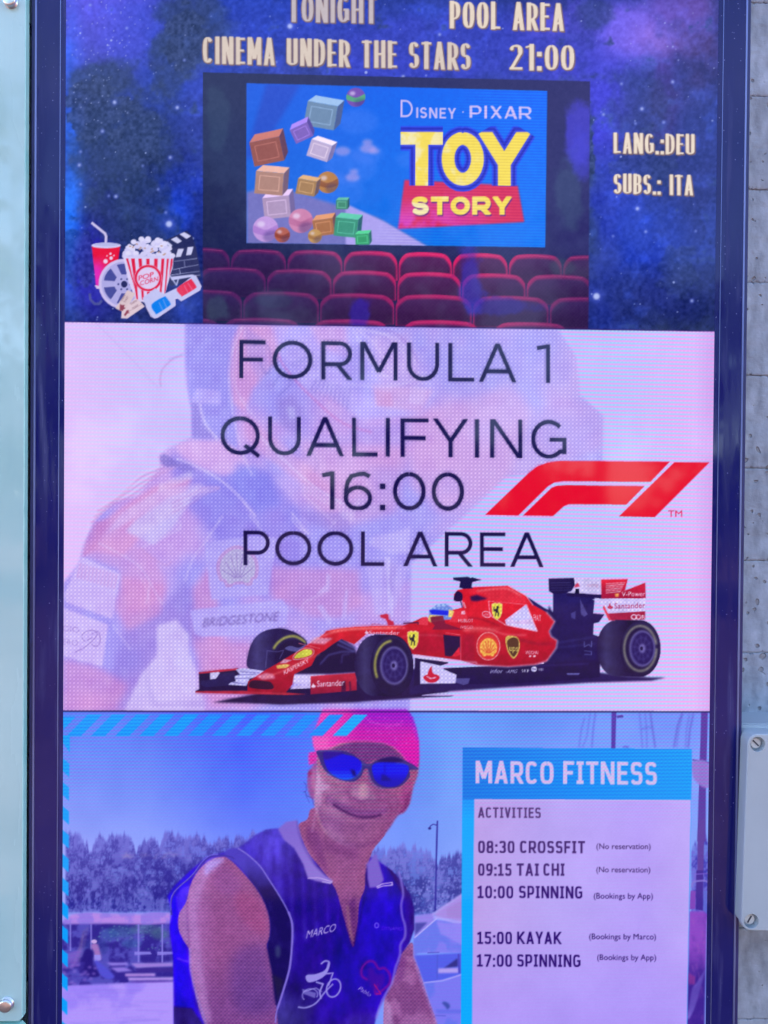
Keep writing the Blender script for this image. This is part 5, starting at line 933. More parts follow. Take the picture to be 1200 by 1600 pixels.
fill(sm(zf([(250, 365), (330, 352), (430, 375), (520, 400), (572, 450), (560, 520), (500, 575), (420, 590), (330, 550), (270, 480)])), lambda x, y: mix((20, 10, 226), (10, 70, 250), ss(1195, 1218, y))); fill(sm(zf([(240, 355), (320, 345), (420, 360), (330, 400), (260, 420)])), (44, 20, 140), .85, 1.2); stroke(sm(zf([(280, 540), (340, 555), (400, 585), (500, 580), (560, 530), (575, 450)]), 4, False), 1.3, (40, 110, 250), .8, .4); fill(zf([(475, 500), (515, 510), (530, 560), (500, 560)]), (10, 6, 110), .9, .6)
fill(sm(zf([(665, 470), (720, 445), (830, 440), (950, 460), (975, 500), (945, 580), (880, 640), (780, 650), (700, 610), (668, 540)])), lambda x, y: mix((10, 30, 240), (14, 0, 190), ss(1205, 1222, y))); fill(sm(zf([(700, 430), (830, 395), (930, 430), (830, 445)])), (34, 20, 96), .9, 1); fill(zf([(745, 540), (790, 560), (830, 600), (740, 600)]), (6, 0, 120), .7, 1.5); stroke(zf([(768, 460), (770, 540)]), 1.4, (10, 0, 150), .7, .5)
stroke(sm(zf([(575, 440), (600, 465), (640, 470), (660, 450)]), 4, False), 1.8, (96, 84, 170), .8, .3); stroke(sm(zf([(625, 500), (640, 580), (680, 640), (760, 668)]), 4, False), 1.6, (84, 72, 160), .8, .4); stroke(sm(zf([(860, 450), (960, 458), (1040, 500)]), 4, False), 1.2, (110, 90, 180), .7, .3); stroke(zf([(195, 345), (300, 342), (400, 350)]), 1.2, (110, 90, 190), .7, .3)

# ---- striped border and the timetable
CY = (2, 160, 255)
for k in range(12):
    x = 519.6 - 37.75 * k; part('border_stripe', P_FIT); tone = (24, 140, 255) if 0 < k < 7 else (6, 154, 255)
    fill([(max(x, 98), 1150), (x + 22, 1150), (x + 55, 1116.5), (x + 33, 1116.5)] if x > 100 else [(98, 1117), (x + 55, 1117), (x + 22, 1150), (108, 1150)], (14, 168, 255) if k == 0 else tone)
part('border_stripe', P_FIT); fill([(98, 1120), (118, 1120), (99, 1140)], CY)
for k in range(17):
    y = 1147 + 37.2 * k; x = 97.6 - (y - 1147) * .008; part('border_stripe', P_FIT); fill([(x, y), (x + 11, y + 9), (x + 11, y + 30), (x, y + 20)] if k else [(98, 1149), (109, 1149), (109, 1176), (98, 1160)], CY)
part('timetable_header', P_FIT, 'bright blue frame and header of the timetable')
fill([(723, 1168), (1081, 1170.5), (1080, 1250), (1073.5, 1609), (1071, 1745), (717, 1745), (720, 1600)], lerp_grad([(1170, (0, 132, 238)), (1250, (0, 148, 250)), (1280, (0, 168, 255)), (1600, (0, 172, 255))]))
fill([(723, 1168), (1081, 1170.5), (1080, 1250), (723, 1249)], lerp_grad([(723, (0, 120, 232)), (900, (0, 140, 246)), (1080, (0, 156, 250))], 'x'))
part('timetable_panel', P_FIT, 'pale lilac sheet of the timetable')
fill([(741, 1248.5), (1079.5, 1250), (1073, 1610), (1070, 1745), (736, 1745), (737.5, 1600)], lambda x, y: mix(lerp_grad([(740, (186, 160, 234)), (860, (186, 168, 248)), (1000, (182, 160, 250)), (1078, (190, 170, 252))], 'x')(x, y), (176, 152, 252), ss(1420, 1600, y) * .8) + ((n2[(y - Y0).astype(int), (x - X0).astype(int)] - .5) * 16)[..., None])
stroke([(741, 1250), (1079, 1251)], 1.4, (206, 180, 240), .8)
part('timetable_title', P_FIT, 'large pale title in the blue header')
KW = dict(n=3.2, slab=True)
word('MARCO', 743, 865, 1224, .012, 35.5, 6.0, (208, 186, 240), .52, .10, **KW); word('FITNESS', 880, 1026.5, 1225, .012, 36, 6.0, (206, 188, 242), .52, .10, **KW)
def row(lbl, words, base, cap, wt, col, note=None):
    part('timetable_entry', P_FIT, lbl)
    for t, a, b in words: word(t, a, b, base, .006, cap, wt, col, .52, .12, **KW)
    if note: t, a, b, y = note; part('timetable_note', P_FIT); btext(t, a, b, y, 8.8, tuple(.8 * v for v in col), bold=.035, slope=.004)
C1, C2, C3 = (96, 74, 142), (78, 52, 128), (46, 20, 116)
row('small heading of the timetable', [('ACTIVITIES', 747, 845)], 1277.8, 16.6, 2.7, (78, 54, 120))
row('first timetable row', [('08:30', 747, 804), ('CROSSFIT', 812.5, 914)], 1333, 19.5, 3.4, (66, 42, 118), ('(No reservation)', 932, 1016.5, 1326.5))
row('second timetable row', [('09:15', 747, 799.5), ('TAI', 807.5, 842), ('CHI', 849, 882)], 1368.5, 19.5, 3.4, (64, 40, 120), ('(No reservation)', 931.7, 1016, 1363))
row('third timetable row', [('10:00', 746.5, 802), ('SPINNING', 811, 910)], 1403.5, 19.5, 3.2, C3, ('(Bookings by App)', 927.7, 1020, 1404))
row('fourth timetable row', [('15:00', 746, 800), ('KAYAK', 808, 877)], 1475, 19.5, 3.2, C3, ('(Bookings by Marco)', 920.5, 1025, 1467.5))
row('fifth timetable row', [('17:00', 745.5, 800), ('SPINNING', 808, 907)], 1510.5, 19.5, 3.2, C3, ('(Bookings by App)', 933, 1025, 1500))

# stubble, cloth grain and the coarse sampling of the diode screen
isin = lambda *n: np.isin(IDM, [i + 1 for i, q in enumerate(PARTS) if q[0] in n and q[1] == P_FIT])
g1 = noise(3.2, 2, 71); g2 = noise(11, 3, 72); g3 = noise(30, 3, 73, ax=.45)
sk_ = isin('arm', 'face', 'neck', 'ear', 'forehead_shade').astype(float)
CAN *= 1 + (sk_ * ((g1 - .5) * .16 + (g2 - .5) * .10))[..., None] * np.array((1, 1.1, .8))
for k in range(9):
    a_ = rs.uniform(0, 1)
for p, w_, a_ in [([(300, 700), (270, 740), (265, 800)], 1.2, .5), ([(262, 690), (238, 750), (240, 830)], 1.1, .45), ([(640, 690), (655, 720), (640, 750)], 1.6, .45), ([(460, 700), (470, 740), (500, 760)], 1.4, .4), ([(860, 720), (880, 800), (860, 880)], 1.2, .45), ([(380, 960), (480, 1000), (600, 1010)], 1.4, .3), ([(470, 300), (600, 290), (740, 305)], 1.2, .4), ([(520, 330), (640, 320), (780, 335)], 1.2, .4), ([(600, 380), (610, 420), (620, 450)], 1.4, .5), ([(230, 600), (300, 630), (380, 640)], 1.2, .4), ([(700, 680), (800, 700), (900, 690)], 1.3, .4)]: stroke(sm(zf(p), 4, False), w_, (84, 34, 112), a_, .7, mark=False)
for nm_, k_, dk_ in (('face', 1.35, .97), ('neck', 1.4, .96), ('arm', 1.15, .99)):
    q_ = isin(nm_).astype(float); bl_ = blur(CAN[1240:1880, 120:680] * 1.0, 34); sub_ = CAN[1240:1880, 120:680]
    CAN[1240:1880, 120:680] = sub_ + (q_[1240:1880, 120:680])[..., None] * (((bl_ * .5 + np.array((62, 34, 72.))) + (sub_ - (bl_ * .5 + np.array((62, 34, 72.)))) * k_) * dk_ - sub_)
vs_ = isin('vest').astype(float); CAN *= 1 + (vs_ * ((g1 - .5) * .12 + (g3 - .5) * .55 + (g2 - .5) * .2))[..., None] * np.array((1, 1, .8))
cr_ = np.isin(IDM, [i + 1 for i, q in enumerate(PARTS) if q[0].startswith('car_') or q[0] in ('tyre', 'front_wing', 'rear_wing', 'racing_car')]).astype(float)
CAN *= 1 + (cr_ * ((g1 - .5) * .10 + (g2 - .5) * .20))[..., None]
CAN = np.clip(CAN, 0, 255)
bk_ = CAN.reshape(CH // 5, 5, CW // 5, 5, 3).mean((1, 3)); bk_ = np.repeat(np.repeat(bk_, 5, 0), 5, 1)
lw = isin('arm', 'face', 'neck', 'ear', 'forehead_shade', 'swimming_cap', 'vest', 'tree_line', 'fitness_poster', 'beach_shade', 'beach', 'beach_canopy', 'sunglasses').astype(float) * .18 + (np.isin(IDM, [P_GH]) * .35)
CAN = CAN * (1 - lw[..., None]) + bk_ * lw[..., None]

# ------------------------------------------------------------------ the diode grid of the screen, seen as fine lines and dots
lum = CAN.mean(-1) / 255
amp = ss(.30, .75, lum)
ph = noise(220, 2, 61) * 2.4
row1 = np.sin(2 * np.pi * (YY - .020 * (XX - 600) * np.where(YY < 900, 1.3, -.2)) / 6.05 + ph)
dotx = np.sin(2 * np.pi * (XX + .012 * YY) / 6.05); doty = np.sin(2 * np.pi * (YY - .008 * XX) / 6.05)
inrace = MM * (1 - ss(0, 1, 0)); isbg = (IDM == P_RACE)
flat = blur((isbg | (IDM == 0)).astype(float) * 0 + np.isin(IDM, [P_RACE]).astype(float), 5)
edge = ss(100, 200, XX) * .6 + .4; edge *= 1 - .55 * ss(1060, 1112, XX)
L1 = (amp * flat * MM * edge)[..., None] * row1[..., None] * np.array((-38, 22, 6.)) 
rightline = ss(.5, .9, ss(500, 760, XX)) * .7 + .5
CAN += L1 * rightline[..., None]
gd = (amp * (1 - flat * .75) * MM)[..., None] * ((dotx * doty)[..., None] * np.array((20, 18, 8.)) + (np.maximum(dotx, 0) * np.maximum(doty, 0))[..., None] * 18 + (dotx + doty)[..., None] * 4)
CAN += gd
lowm = LM * ((YY > 1112))
rowl = np.sin(2 * np.pi * (YY + .01 * XX) / 5.4)
CAN += (lowm * ss(1330, 1180, YY) * ss(.2, .5, lum))[..., None] * (rowl[..., None] * np.array((-17, 15, 2.)) + (dotx * doty)[..., None] * 10)
manm = np.isin(IDM, [i + 1 for i, q in enumerate(PARTS) if q[0] in ('arm', 'face', 'swimming_cap', 'neck', 'forehead_shade')])
CAN += (manm * 1.0)[..., None] * (dotx * doty)[..., None] * np.array((20, 13, 9.)) + (manm * 1.)[..., None] * (doty)[..., None] * np.array((4, 4, 4.))
CAN += (lowm * (YY > 1330) * ss(.3, .6, lum))[..., None] * rowl[..., None] * np.array((-2.5, 3, 0.))
filmm = FM * ss(640, 720, XX + (YY - 240) * .6); CAN += (filmm * (lum > .25))[..., None] * np.sin(2 * np.pi * (YY - .02 * XX) / 4.6)[..., None] * np.array((12, 12, 3.))
seatm = HM * (YY > 385) * ss(520, 620, XX); CAN += seatm[..., None] * (dotx * doty)[..., None] * np.array((6, 3, 4.))
CAN += (MT * (YY < 520))[..., None] * ((n4 - .5) * 8)[..., None]
CAN += np.random.RandomState(3).randn(CH, CW)[..., None] * 1.6
# dark joints between the three pictures and the dim last diodes along the sides
for a, b, w in [((60, 502.0), (1160, 518.2), 1.5), ((60, 1111.6), (1160, 1112.9), 1.8)]:
    d = np.abs((YY - (a[1] + (b[1] - a[1]) * (XX - a[0]) / (b[0] - a[0])))); m = np.clip(w / 2 - d + .5, 0, 1)[..., None] * .8; CAN[:] = CAN * (1 - m) + np.array((40, 20, 100.)) * m
CAN = np.clip(CAN, 0, 255)

# ------------------------------------------------------------------ materials
def new_mat(name):
    m = bpy.data.materials.new(name); m.use_nodes = True; nt = m.node_tree; b = nt.nodes['Principled BSDF']; return m, nt, b
def nd(nt, t, **k):
    n = nt.nodes.new(t)
    for a, v in k.items(): setattr(n, a, v)
    return n
def srgb(r, g, b): return tuple(((v / 255) / 12.92 if v / 255 <= .04045 else ((v / 255 + .055) / 1.055) ** 2.4) for v in (r, g, b)) + (1,)
def texed(name, c1, c2, scale, rough=.5, spec=.5, metal=0, bump=0, bscale=None, stretch=(1, 1, 1), coat=0, detail=6, rvar=.0, lo=.35, hi=.65):
    m, nt, b = new_mat(name); tc = nd(nt, 'ShaderNodeTexCoord'); mp = nd(nt, 'ShaderNodeMapping'); mp.inputs['Scale'].default_value = stretch
    nt.links.new(tc.outputs['Object'], mp.inputs[0]); n = nd(nt, 'ShaderNodeTexNoise'); n.inputs['Scale'].default_value = scale; n.inputs['Detail'].default_value = detail; nt.links.new(mp.outputs[0], n.inputs[0])
    r = nd(nt, 'ShaderNodeValToRGB'); r.color_ramp.elements[0].position = lo; r.color_ramp.elements[1].position = hi; r.color_ramp.elements[0].color = c1; r.color_ramp.elements[1].color = c2
    nt.links.new(n.outputs[0], r.inputs[0]); nt.links.new(r.outputs[0], b.inputs['Base Color'])
    b.inputs['Roughness'].default_value = rough; b.inputs['Metallic'].default_value = metal; b.inputs['Specular IOR Level'].default_value = spec; b.inputs['Coat Weight'].default_value = coat; b.inputs['Coat Roughness'].default_value = .03
    if rvar:
        mr = nd(nt, 'ShaderNodeMapRange'); mr.inputs[1].default_value = .3; mr.inputs[2].default_value = .7; mr.inputs[3].default_value = rough; mr.inputs[4].default_value = rough + rvar
        nt.links.new(n.outputs[0], mr.inputs[0]); nt.links.new(mr.outputs[0], b.inputs['Roughness'])
    if bump:
        n2_ = nd(nt, 'ShaderNodeTexNoise'); n2_.inputs['Scale'].default_value = bscale or scale * 3; n2_.inputs['Detail'].default_value = 5; nt.links.new(mp.outputs[0], n2_.inputs[0])
        bp = nd(nt, 'ShaderNodeBump'); bp.inputs['Strength'].default_value = 1; bp.inputs['Distance'].default_value = bump; nt.links.new(n2_.outputs[0], bp.inputs['Height']); nt.links.new(bp.outputs[0], b.inputs['Normal'])
    return m
# the lit screen under its glossy cover
MS, nt, b = new_mat('lit_screen')
at = nd(nt, 'ShaderNodeAttribute', attribute_name='picture'); nt.links.new(at.outputs['Color'], b.inputs['Emission Color']); b.inputs['Emission Strength'].default_value = 1.0
b.inputs['Base Color'].default_value = (.002, .002, .003, 1); b.inputs['Roughness'].default_value = .06; b.inputs['Specular IOR Level'].default_value = .22
# glossy border glass with dust specks and a few wiping marks
MB, nt, b = new_mat('border_glass')
tc = nd(nt, 'ShaderNodeTexCoord'); no = nd(nt, 'ShaderNodeTexNoise'); no.inputs['Scale'].default_value = 9; no.inputs['Detail'].default_value = 8; nt.links.new(tc.outputs['Object'], no.inputs[0])
rp = nd(nt, 'ShaderNodeValToRGB'); rp.color_ramp.elements[0].position = .38; rp.color_ramp.elements[1].position = .66; rp.color_ramp.elements[0].color = srgb(22, 22, 92); rp.color_ramp.elements[1].color = srgb(32, 30, 98); nt.links.new(no.outputs[0], rp.inputs[0])
vo = nd(nt, 'ShaderNodeTexVoronoi'); vo.inputs['Scale'].default_value = 160; nt.links.new(tc.outputs['Object'], vo.inputs['Vector'])
dr = nd(nt, 'ShaderNodeValToRGB'); dr.color_ramp.elements[0].position = .03; dr.color_ramp.elements[1].position = .12; dr.color_ramp.elements[0].color = (1, 1, 1, 1); dr.color_ramp.elements[1].color = (0, 0, 0, 1); nt.links.new(vo.outputs['Distance'], dr.inputs[0])
n3_ = nd(nt, 'ShaderNodeTexNoise'); n3_.inputs['Scale'].default_value = 14; nt.links.new(tc.outputs['Object'], n3_.inputs[0])
dm = nd(nt, 'ShaderNodeMapRange'); dm.inputs[1].default_value = .44; dm.inputs[2].default_value = .62; dm.inputs[3].default_value = .04; dm.inputs[4].default_value = .7; nt.links.new(n3_.outputs[0], dm.inputs[0])
mu = nd(nt, 'ShaderNodeMath', operation='MULTIPLY'); nt.links.new(dr.outputs[0], mu.inputs[0]); nt.links.new(dm.outputs[0], mu.inputs[1])
mx = nd(nt, 'ShaderNodeMix', data_type='RGBA'); nt.links.new(mu.outputs[0], mx.inputs['Factor']); nt.links.new(rp.outputs[0], mx.inputs['A']); mx.inputs['B'].default_value = srgb(150, 150, 215); nt.links.new(mx.outputs['Result'], b.inputs['Base Color'])
sc_ = nd(nt, 'ShaderNodeTexNoise'); mps = nd(nt, 'ShaderNodeMapping'); mps.inputs['Scale'].default_value = (60, 1, 5); mps.inputs['Rotation'].default_value = (0, .12, 0); nt.links.new(tc.outputs['Object'], mps.inputs[0]); nt.links.new(mps.outputs[0], sc_.inputs[0]); sc_.inputs['Scale'].default_value = 1.5; sc_.inputs['Detail'].default_value = 7
sr = nd(nt, 'ShaderNodeMapRange'); sr.inputs[1].default_value = .56; sr.inputs[2].default_value = .74; sr.inputs[3].default_value = 0; sr.inputs[4].default_value = .42; nt.links.new(sc_.outputs[0], sr.inputs[0])
mx2 = nd(nt, 'ShaderNodeMix', data_type='RGBA'); nt.links.new(sr.outputs[0], mx2.inputs['Factor']); nt.links.new(mx.outputs['Result'], mx2.inputs['A']); mx2.inputs['B'].default_value = srgb(84, 84, 140); nt.links.new(mx2.outputs['Result'], b.inputs['Base Color'])
rr_ = nd(nt, 'ShaderNodeMapRange'); rr_.inputs[1].default_value = .45; rr_.inputs[2].default_value = .7; rr_.inputs[3].default_value = .05; rr_.inputs[4].default_value = .3; nt.links.new(sc_.outputs[0], rr_.inputs[0]); nt.links.new(rr_.outputs[0], b.inputs['Roughness'])
b.inputs['Specular IOR Level'].default_value = .3
MD = texed('edge_metal_dark', srgb(30, 28, 84), srgb(46, 44, 104), 30, .3, .5, rvar=.2)
ML = texed('edge_metal_light', srgb(96, 104, 160), srgb(128, 136, 186), 22, .28, .5, metal=.6, rvar=.2, stretch=(1, 1, .15))
MH = texed('housing_paint', (.02, .02, .045, 1), (.03, .03, .06, 1), 40, .5, .4)

# ------------------------------------------------------------------ object helpers
def link(name, me, parent=None, mats=(), loc=None, **props):
    o = bpy.data.objects.new(name, me); COL.objects.link(o)
    if me is not None:
        for m in mats: me.materials.append(m) if m.name not in [q.name for q in me.materials if q] else None
    if parent is not None: o.parent = parent
    if loc is not None: o.location = loc
    for k, v in props.items(): o[k] = v
    return o
def mesh(name, vs, fs, smooth=False):
    me = bpy.data.meshes.new(name); me.from_pydata([tuple(v) for v in vs], [], fs); me.update()
    if smooth: me.polygons.foreach_set('use_smooth', [True] * len(me.polygons))
    return me
def thing(name, label, cat, loc, **k): return link(name, None, loc=loc, label=label, category=cat, **k)
def U(px, py, z=0.0):
    """photo pixel to plane units on the plane at depth z"""
    d = RC.T @ np.array([(px - 600) / FOC, (py - 800) / FOC, 1.0]); t = (z - CC[2]) / d[2]; p = CC + d * t
    return p[0], p[1]
BASE = W3(507.5, 1204.4 + 60, 60)         # foot of the display
disp = thing('information_display', 'tall black framed outdoor screen showing three announcement pictures', 'information screen', BASE)
def rel(v, o): return Vector(v) - o.location
# ---- the lit surface: one fine sheet, parted along the outlines of what it shows
NX, NY = 812, 1446
gx = np.linspace(0, 1015, NX + 1); gy = np.linspace(-602.2, 1204.4, NY + 1)
GX, GY = np.meshgrid(gx, gy)
def proj(X, Y):
    P = np.stack([X, Y, np.zeros_like(X)], -1) @ RC.T + TC
    return 600 + FOC * P[..., 0] / P[..., 2], 800 + FOC * P[..., 1] / P[..., 2]
PX, PY = proj(GX, GY)
fx = np.clip(PX - X0 - .5, 0, CW - 2); fy = np.clip(PY - Y0 - .5, 0, CH - 2); ix, iy = fx.astype(int), fy.astype(int); fx = (fx - ix)[..., None]; fy = (fy - iy)[..., None]
SM = (CAN[iy, ix] * (1 - fx) + CAN[iy, ix + 1] * fx) * (1 - fy) + (CAN[iy + 1, ix] * (1 - fx) + CAN[iy + 1, ix + 1] * fx) * fy
SM = SM / 255; LIN = np.where(SM <= .04045, SM / 12.92, ((SM + .055) / 1.055) ** 2.4)
HAZE = np.array((.006, .008, .014))       # what the cover glass adds by mirroring the sky
LIN = np.clip(LIN - HAZE, 0, None) / 2 ** EXPO
CXc, CYc = (GX[:-1, :-1] + GX[1:, 1:]) / 2, (GY[:-1, :-1] + GY[1:, 1:]) / 2
px, py = proj(CXc, CYc)
IDC = IDM[np.clip((py - Y0).astype(int), 0, CH - 1), np.clip((px - X0).astype(int), 0, CW - 1)].astype(int)
def root_of(i):
    while PARTS[i - 1][1]: i = PARTS[i - 1][1]
    return i
ROOT = np.array([0] + [root_of(i + 1) for i in range(len(PARTS))])
want = np.where(CYc < 0, P_CIN, np.where(CYc < 602.2, P_RACE, P_FIT))
IDC = np.where((IDC == 0) | (ROOT[IDC] != want), want, IDC)
cellidx = np.arange(NX * NY).reshape(NY, NX)
VX = np.stack([GX * S - disp.location.x, np.zeros_like(GX) - disp.location.y, ZH - (GY - 310) * S - disp.location.z], -1).reshape(-1, 3)
LINf = LIN.reshape(-1, 3)
POBJ = {}
def cell_mesh(name, cells):
    r, c = np.divmod(cells, NX); a = r * (NX + 1) + c
    q = np.stack([a + NX + 1, a + NX + 2, a + 1, a], 1)
    u, inv = np.unique(q, return_inverse=True); q = inv.reshape(-1, 4)
    me = bpy.data.meshes.new(name); n = len(q)
    me.vertices.add(len(u)); me.vertices.foreach_set('co', VX[u].astype(np.float32).ravel())
    me.loops.add(n * 4); me.loops.foreach_set('vertex_index', q.astype(np.int32).ravel())
    me.polygons.add(n); me.polygons.foreach_set('loop_start', np.arange(0, n * 4, 4, dtype=np.int32)); me.polygons.foreach_set('loop_total', np.full(n, 4, np.int32))
    me.update(calc_edges=True)
    at_ = me.color_attributes.new('picture', 'FLOAT_COLOR', 'POINT'); col = np.ones((len(u), 4), np.float32); col[:, :3] = LINf[u]; at_.data.foreach_set('color', col.ravel())
    me.materials.append(MS); return me
flatid = IDC.ravel(); order = np.argsort(flatid, kind='stable'); cnt = np.bincount(flatid, minlength=len(PARTS) + 1); st = np.concatenate([[0], np.cumsum(cnt)])
for i, (nm, par, lab) in enumerate(PARTS, 1):
    cells = order[st[i]:st[i + 1]]
    if len(cells) < 3: continue
    po = POBJ.get(par) if par else disp
    o = link(nm, cell_mesh(nm, cells), po)
    if lab: o['label'] = lab
    POBJ[i] = o
# ---- frame round the screen: profile rings lofted round the rectangle (outward distance, depth)
YT, YB = -602.2, 1204.4
def ring(d, z, o): return [rel(W3(-d, YT - d, z), o), rel(W3(1015 + d, YT - d, z), o), rel(W3(1015 + d, YB + d, z), o), rel(W3(-d, YB + d, z), o)]
def frame(name, prof, mat, parent, label=None, closed_back=False):
    vs, fs = [], []
    for d, z in prof: vs += ring(d, z, disp)
    for k in range(len(prof) - 1):
        for j in range(4): a, b_ = k * 4 + j, k * 4 + (j + 1) % 4; fs.append((a, b_, b_ + 4, a + 4)[::-1])
    if closed_back: fs.append(tuple(range(len(vs) - 4, len(vs))))
    o = link(name, mesh(name, vs, fs), parent, [mat])
    if label: o['label'] = label
    return o
inner = frame('inner_border', [(0, 0), (0, -.2), (7.4, -.2), (7.4, 1)], MB, disp)
frame('border_seam', [(7.4, 0), (7.5, -.9), (8.6, -.9), (8.8, 0)], ML, disp, 'thin shining seam in the black border')
frame('border_glass', [(8.8, .5), (8.8, -.3), (43.5, -.3), (43.5, 1)], MB, disp)
frame('edge_strip', [(43.5, .5), (43.8, -1.2), (46.2, -1.6), (47.4, .2)], ML, disp, 'narrow lighter metal strip near the outer edge')
frame('housing', [(47.4, 0), (47.6, .6), (51.6, .4), (53.2, 2.4), (53.3, 98), (30, 98)], MD, disp, closed_back=True)
# short bracket plates that carry the screen on the wall
for yy in (-300, 900):
    vs = [rel(W3(x, y, z), disp) for z in (98, 105) for x, y in ((300, yy), (715, yy), (715, yy + 60), (300, yy + 60))]
    link('wall_bracket', mesh('wall_bracket', vs, [(0, 3, 2, 1), (4, 5, 6, 7), (0, 1, 5, 4), (1, 2, 6, 5), (2, 3, 7, 6), (3, 0, 4, 7)]), disp, [MH])

# ------------------------------------------------------------------ board-marked concrete wall
def concrete():
    m, nt, b = new_mat('concrete'); tc = nd(nt, 'ShaderNodeTexCoord'); L = nt.links.new
    geo = nd(nt, 'ShaderNodeNewGeometry')
    def noi(s, d=6, stretch=None):
        n = nd(nt, 'ShaderNodeTexNoise'); n.inputs['Scale'].default_value = s; n.inputs['Detail'].default_value = d
        if stretch: mp = nd(nt, 'ShaderNodeMapping'); mp.inputs['Scale'].default_value = stretch; L(geo.outputs['Position'], mp.inputs[0]); L(mp.outputs[0], n.inputs[0])
        else: L(geo.outputs['Position'], n.inputs[0])
        return n
    a = noi(6, 8); r = nd(nt, 'ShaderNodeValToRGB'); r.color_ramp.elements[0].position = .3; r.color_ramp.elements[1].position = .7; r.color_ramp.elements[0].color = (.31, .34, .41, 1); r.color_ramp.elements[1].color = (.45, .49, .58, 1); L(a.outputs[0], r.inputs[0])
    f = noi(70, 6, (1, 1, .5)); fr = nd(nt, 'ShaderNodeMapRange'); fr.inputs[1].default_value = .3; fr.inputs[2].default_value = .7; fr.inputs[3].default_value = .70; fr.inputs[4].default_value = 1.22; L(f.outputs[0], fr.inputs[0])
    mul = nd(nt, 'ShaderNodeMix', data_type='RGBA', blend_type='MULTIPLY'); mul.inputs['Factor'].default_value = 1; L(r.outputs[0], mul.inputs['A']); L(fr.outputs[0], mul.inputs['B'])
    # air holes
    v = nd(nt, 'ShaderNodeTexVoronoi'); v.inputs['Scale'].default_value = 85; v.inputs['Randomness'].default_value = 1
    wn_ = noi(30, 3); ws = nd(nt, 'ShaderNodeVectorMath', operation='SCALE'); ws.inputs['Scale'].default_value = .02; L(wn_.outputs['Color'], ws.inputs[0]); ad = nd(nt, 'ShaderNodeVectorMath', operation='ADD'); L(geo.outputs['Position'], ad.inputs[0]); L(ws.outputs[0], ad.inputs[1]); L(ad.outputs[0], v.inputs['Vector'])
    hs = noi(9, 3); hm = nd(nt, 'ShaderNodeMapRange'); hm.inputs[1].default_value = .40; hm.inputs[2].default_value = .72; hm.inputs[3].default_value = .02; hm.inputs[4].default_value = .27; L(hs.outputs[0], hm.inputs[0])
    sb = nd(nt, 'ShaderNodeMath', operation='SUBTRACT'); L(v.outputs['Distance'], sb.inputs[0]); L(hm.outputs[0], sb.inputs[1])
    hole = nd(nt, 'ShaderNodeMapRange'); hole.inputs[1].default_value = 0; hole.inputs[2].default_value = .09; hole.inputs[3].default_value = 0; hole.inputs[4].default_value = 1; L(sb.outputs[0], hole.inputs[0])
    hc = nd(nt, 'ShaderNodeMix', data_type='RGBA'); L(hole.outputs[0], hc.inputs['Factor']); hc.inputs['A'].default_value = (.27, .27, .30, 1); L(mul.outputs['Result'], hc.inputs['B']); L(hc.outputs['Result'], b.inputs['Base Color'])
    hb = nd(nt, 'ShaderNodeBump'); hb.inputs['Distance'].default_value = .0016; L(hole.outputs[0], hb.inputs['Height'])
    g = noi(120, 6); gb = nd(nt, 'ShaderNodeBump'); gb.inputs['Distance'].default_value = .0016; gb.inputs['Strength'].default_value = .8; L(g.outputs[0], gb.inputs['Height']); L(hb.outputs[0], gb.inputs['Normal'])
    g2 = noi(22, 5, (.5, 1, 1.4)); gb2 = nd(nt, 'ShaderNodeBump'); gb2.inputs['Distance'].default_value = .004; L(g2.outputs[0], gb2.inputs['Height']); L(gb.outputs[0], gb2.inputs['Normal']); L(gb2.outputs[0], b.inputs['Normal'])
    b.inputs['Roughness'].default_value = .85; b.inputs['Specular IOR Level'].default_value = .25; return m
MC = concrete()
wall = thing('concrete_wall', 'grey board-marked concrete wall behind the screen', 'wall', W3(500, 2549, 105 + 150))
def boxm(name, x0, x1, y0, y1, z0, z1, o):
    vs = [rel(W3(x, y, z), o) for z in (z0, z1) for x, y in ((x0, y0), (x1, y0), (x1, y1), (x0, y1))]
    return mesh(name, vs, [(0, 3, 2, 1), (4, 5, 6, 7), (0, 1, 5, 4), (1, 2, 6, 5), (2, 3, 7, 6), (3, 0, 4, 7)])
link('wall_core', boxm('wall_core', -3600, 4600, -900, 2549, 108.5, 412, wall), wall, [MC])  # unseen top set low to let sun onto the mirrored ground
rw = np.random.RandomState(4)
_, yl = U(1185, 150, 105); _, yl2 = U(1185, 1020, 105); pitch = (yl2 - yl) / 6
def board(ya, yb, z, seed):
    """one board print: a face with chipped, slightly wavy long edges, thick enough to cast into the joint"""
    rr = np.random.RandomState(seed); vs, fs = [], []
    xs = np.concatenate([np.linspace(-2600, -60, 12), np.linspace(1080, 1300, 90), np.linspace(1340, 3600, 14)])
    for x in xs:
        ja, jb = rr.uniform(0, 1.0) + (rr.rand() < .16) * rr.uniform(0, 4), rr.uniform(0, 1.0) + (rr.rand() < .16) * rr.uniform(0, 4)
        for y, zz in ((ya + ja * .7 - .3, 109), (ya + ja * .7, z + 1), (ya + ja + 2.0, z), (yb - jb - 2.0, z), (yb - jb * .7, z + 1), (yb - jb * .7 + .3, 109)): vs.append(rel(W3(x, y, zz), wall))
    for k in range(len(xs) - 1):
        for j in range(5): a = k * 6 + j; fs.append((a, a + 1, a + 7, a + 6))
    return mesh('board_print', vs, fs)
for k in range(-5, 12):
    ya, yb = yl + pitch * k, yl + pitch * (k + 1); link('board_print', board(ya + .5, yb - .5, 105 + rw.uniform(-.8, 1.2), 100 + k), wall, [MC])

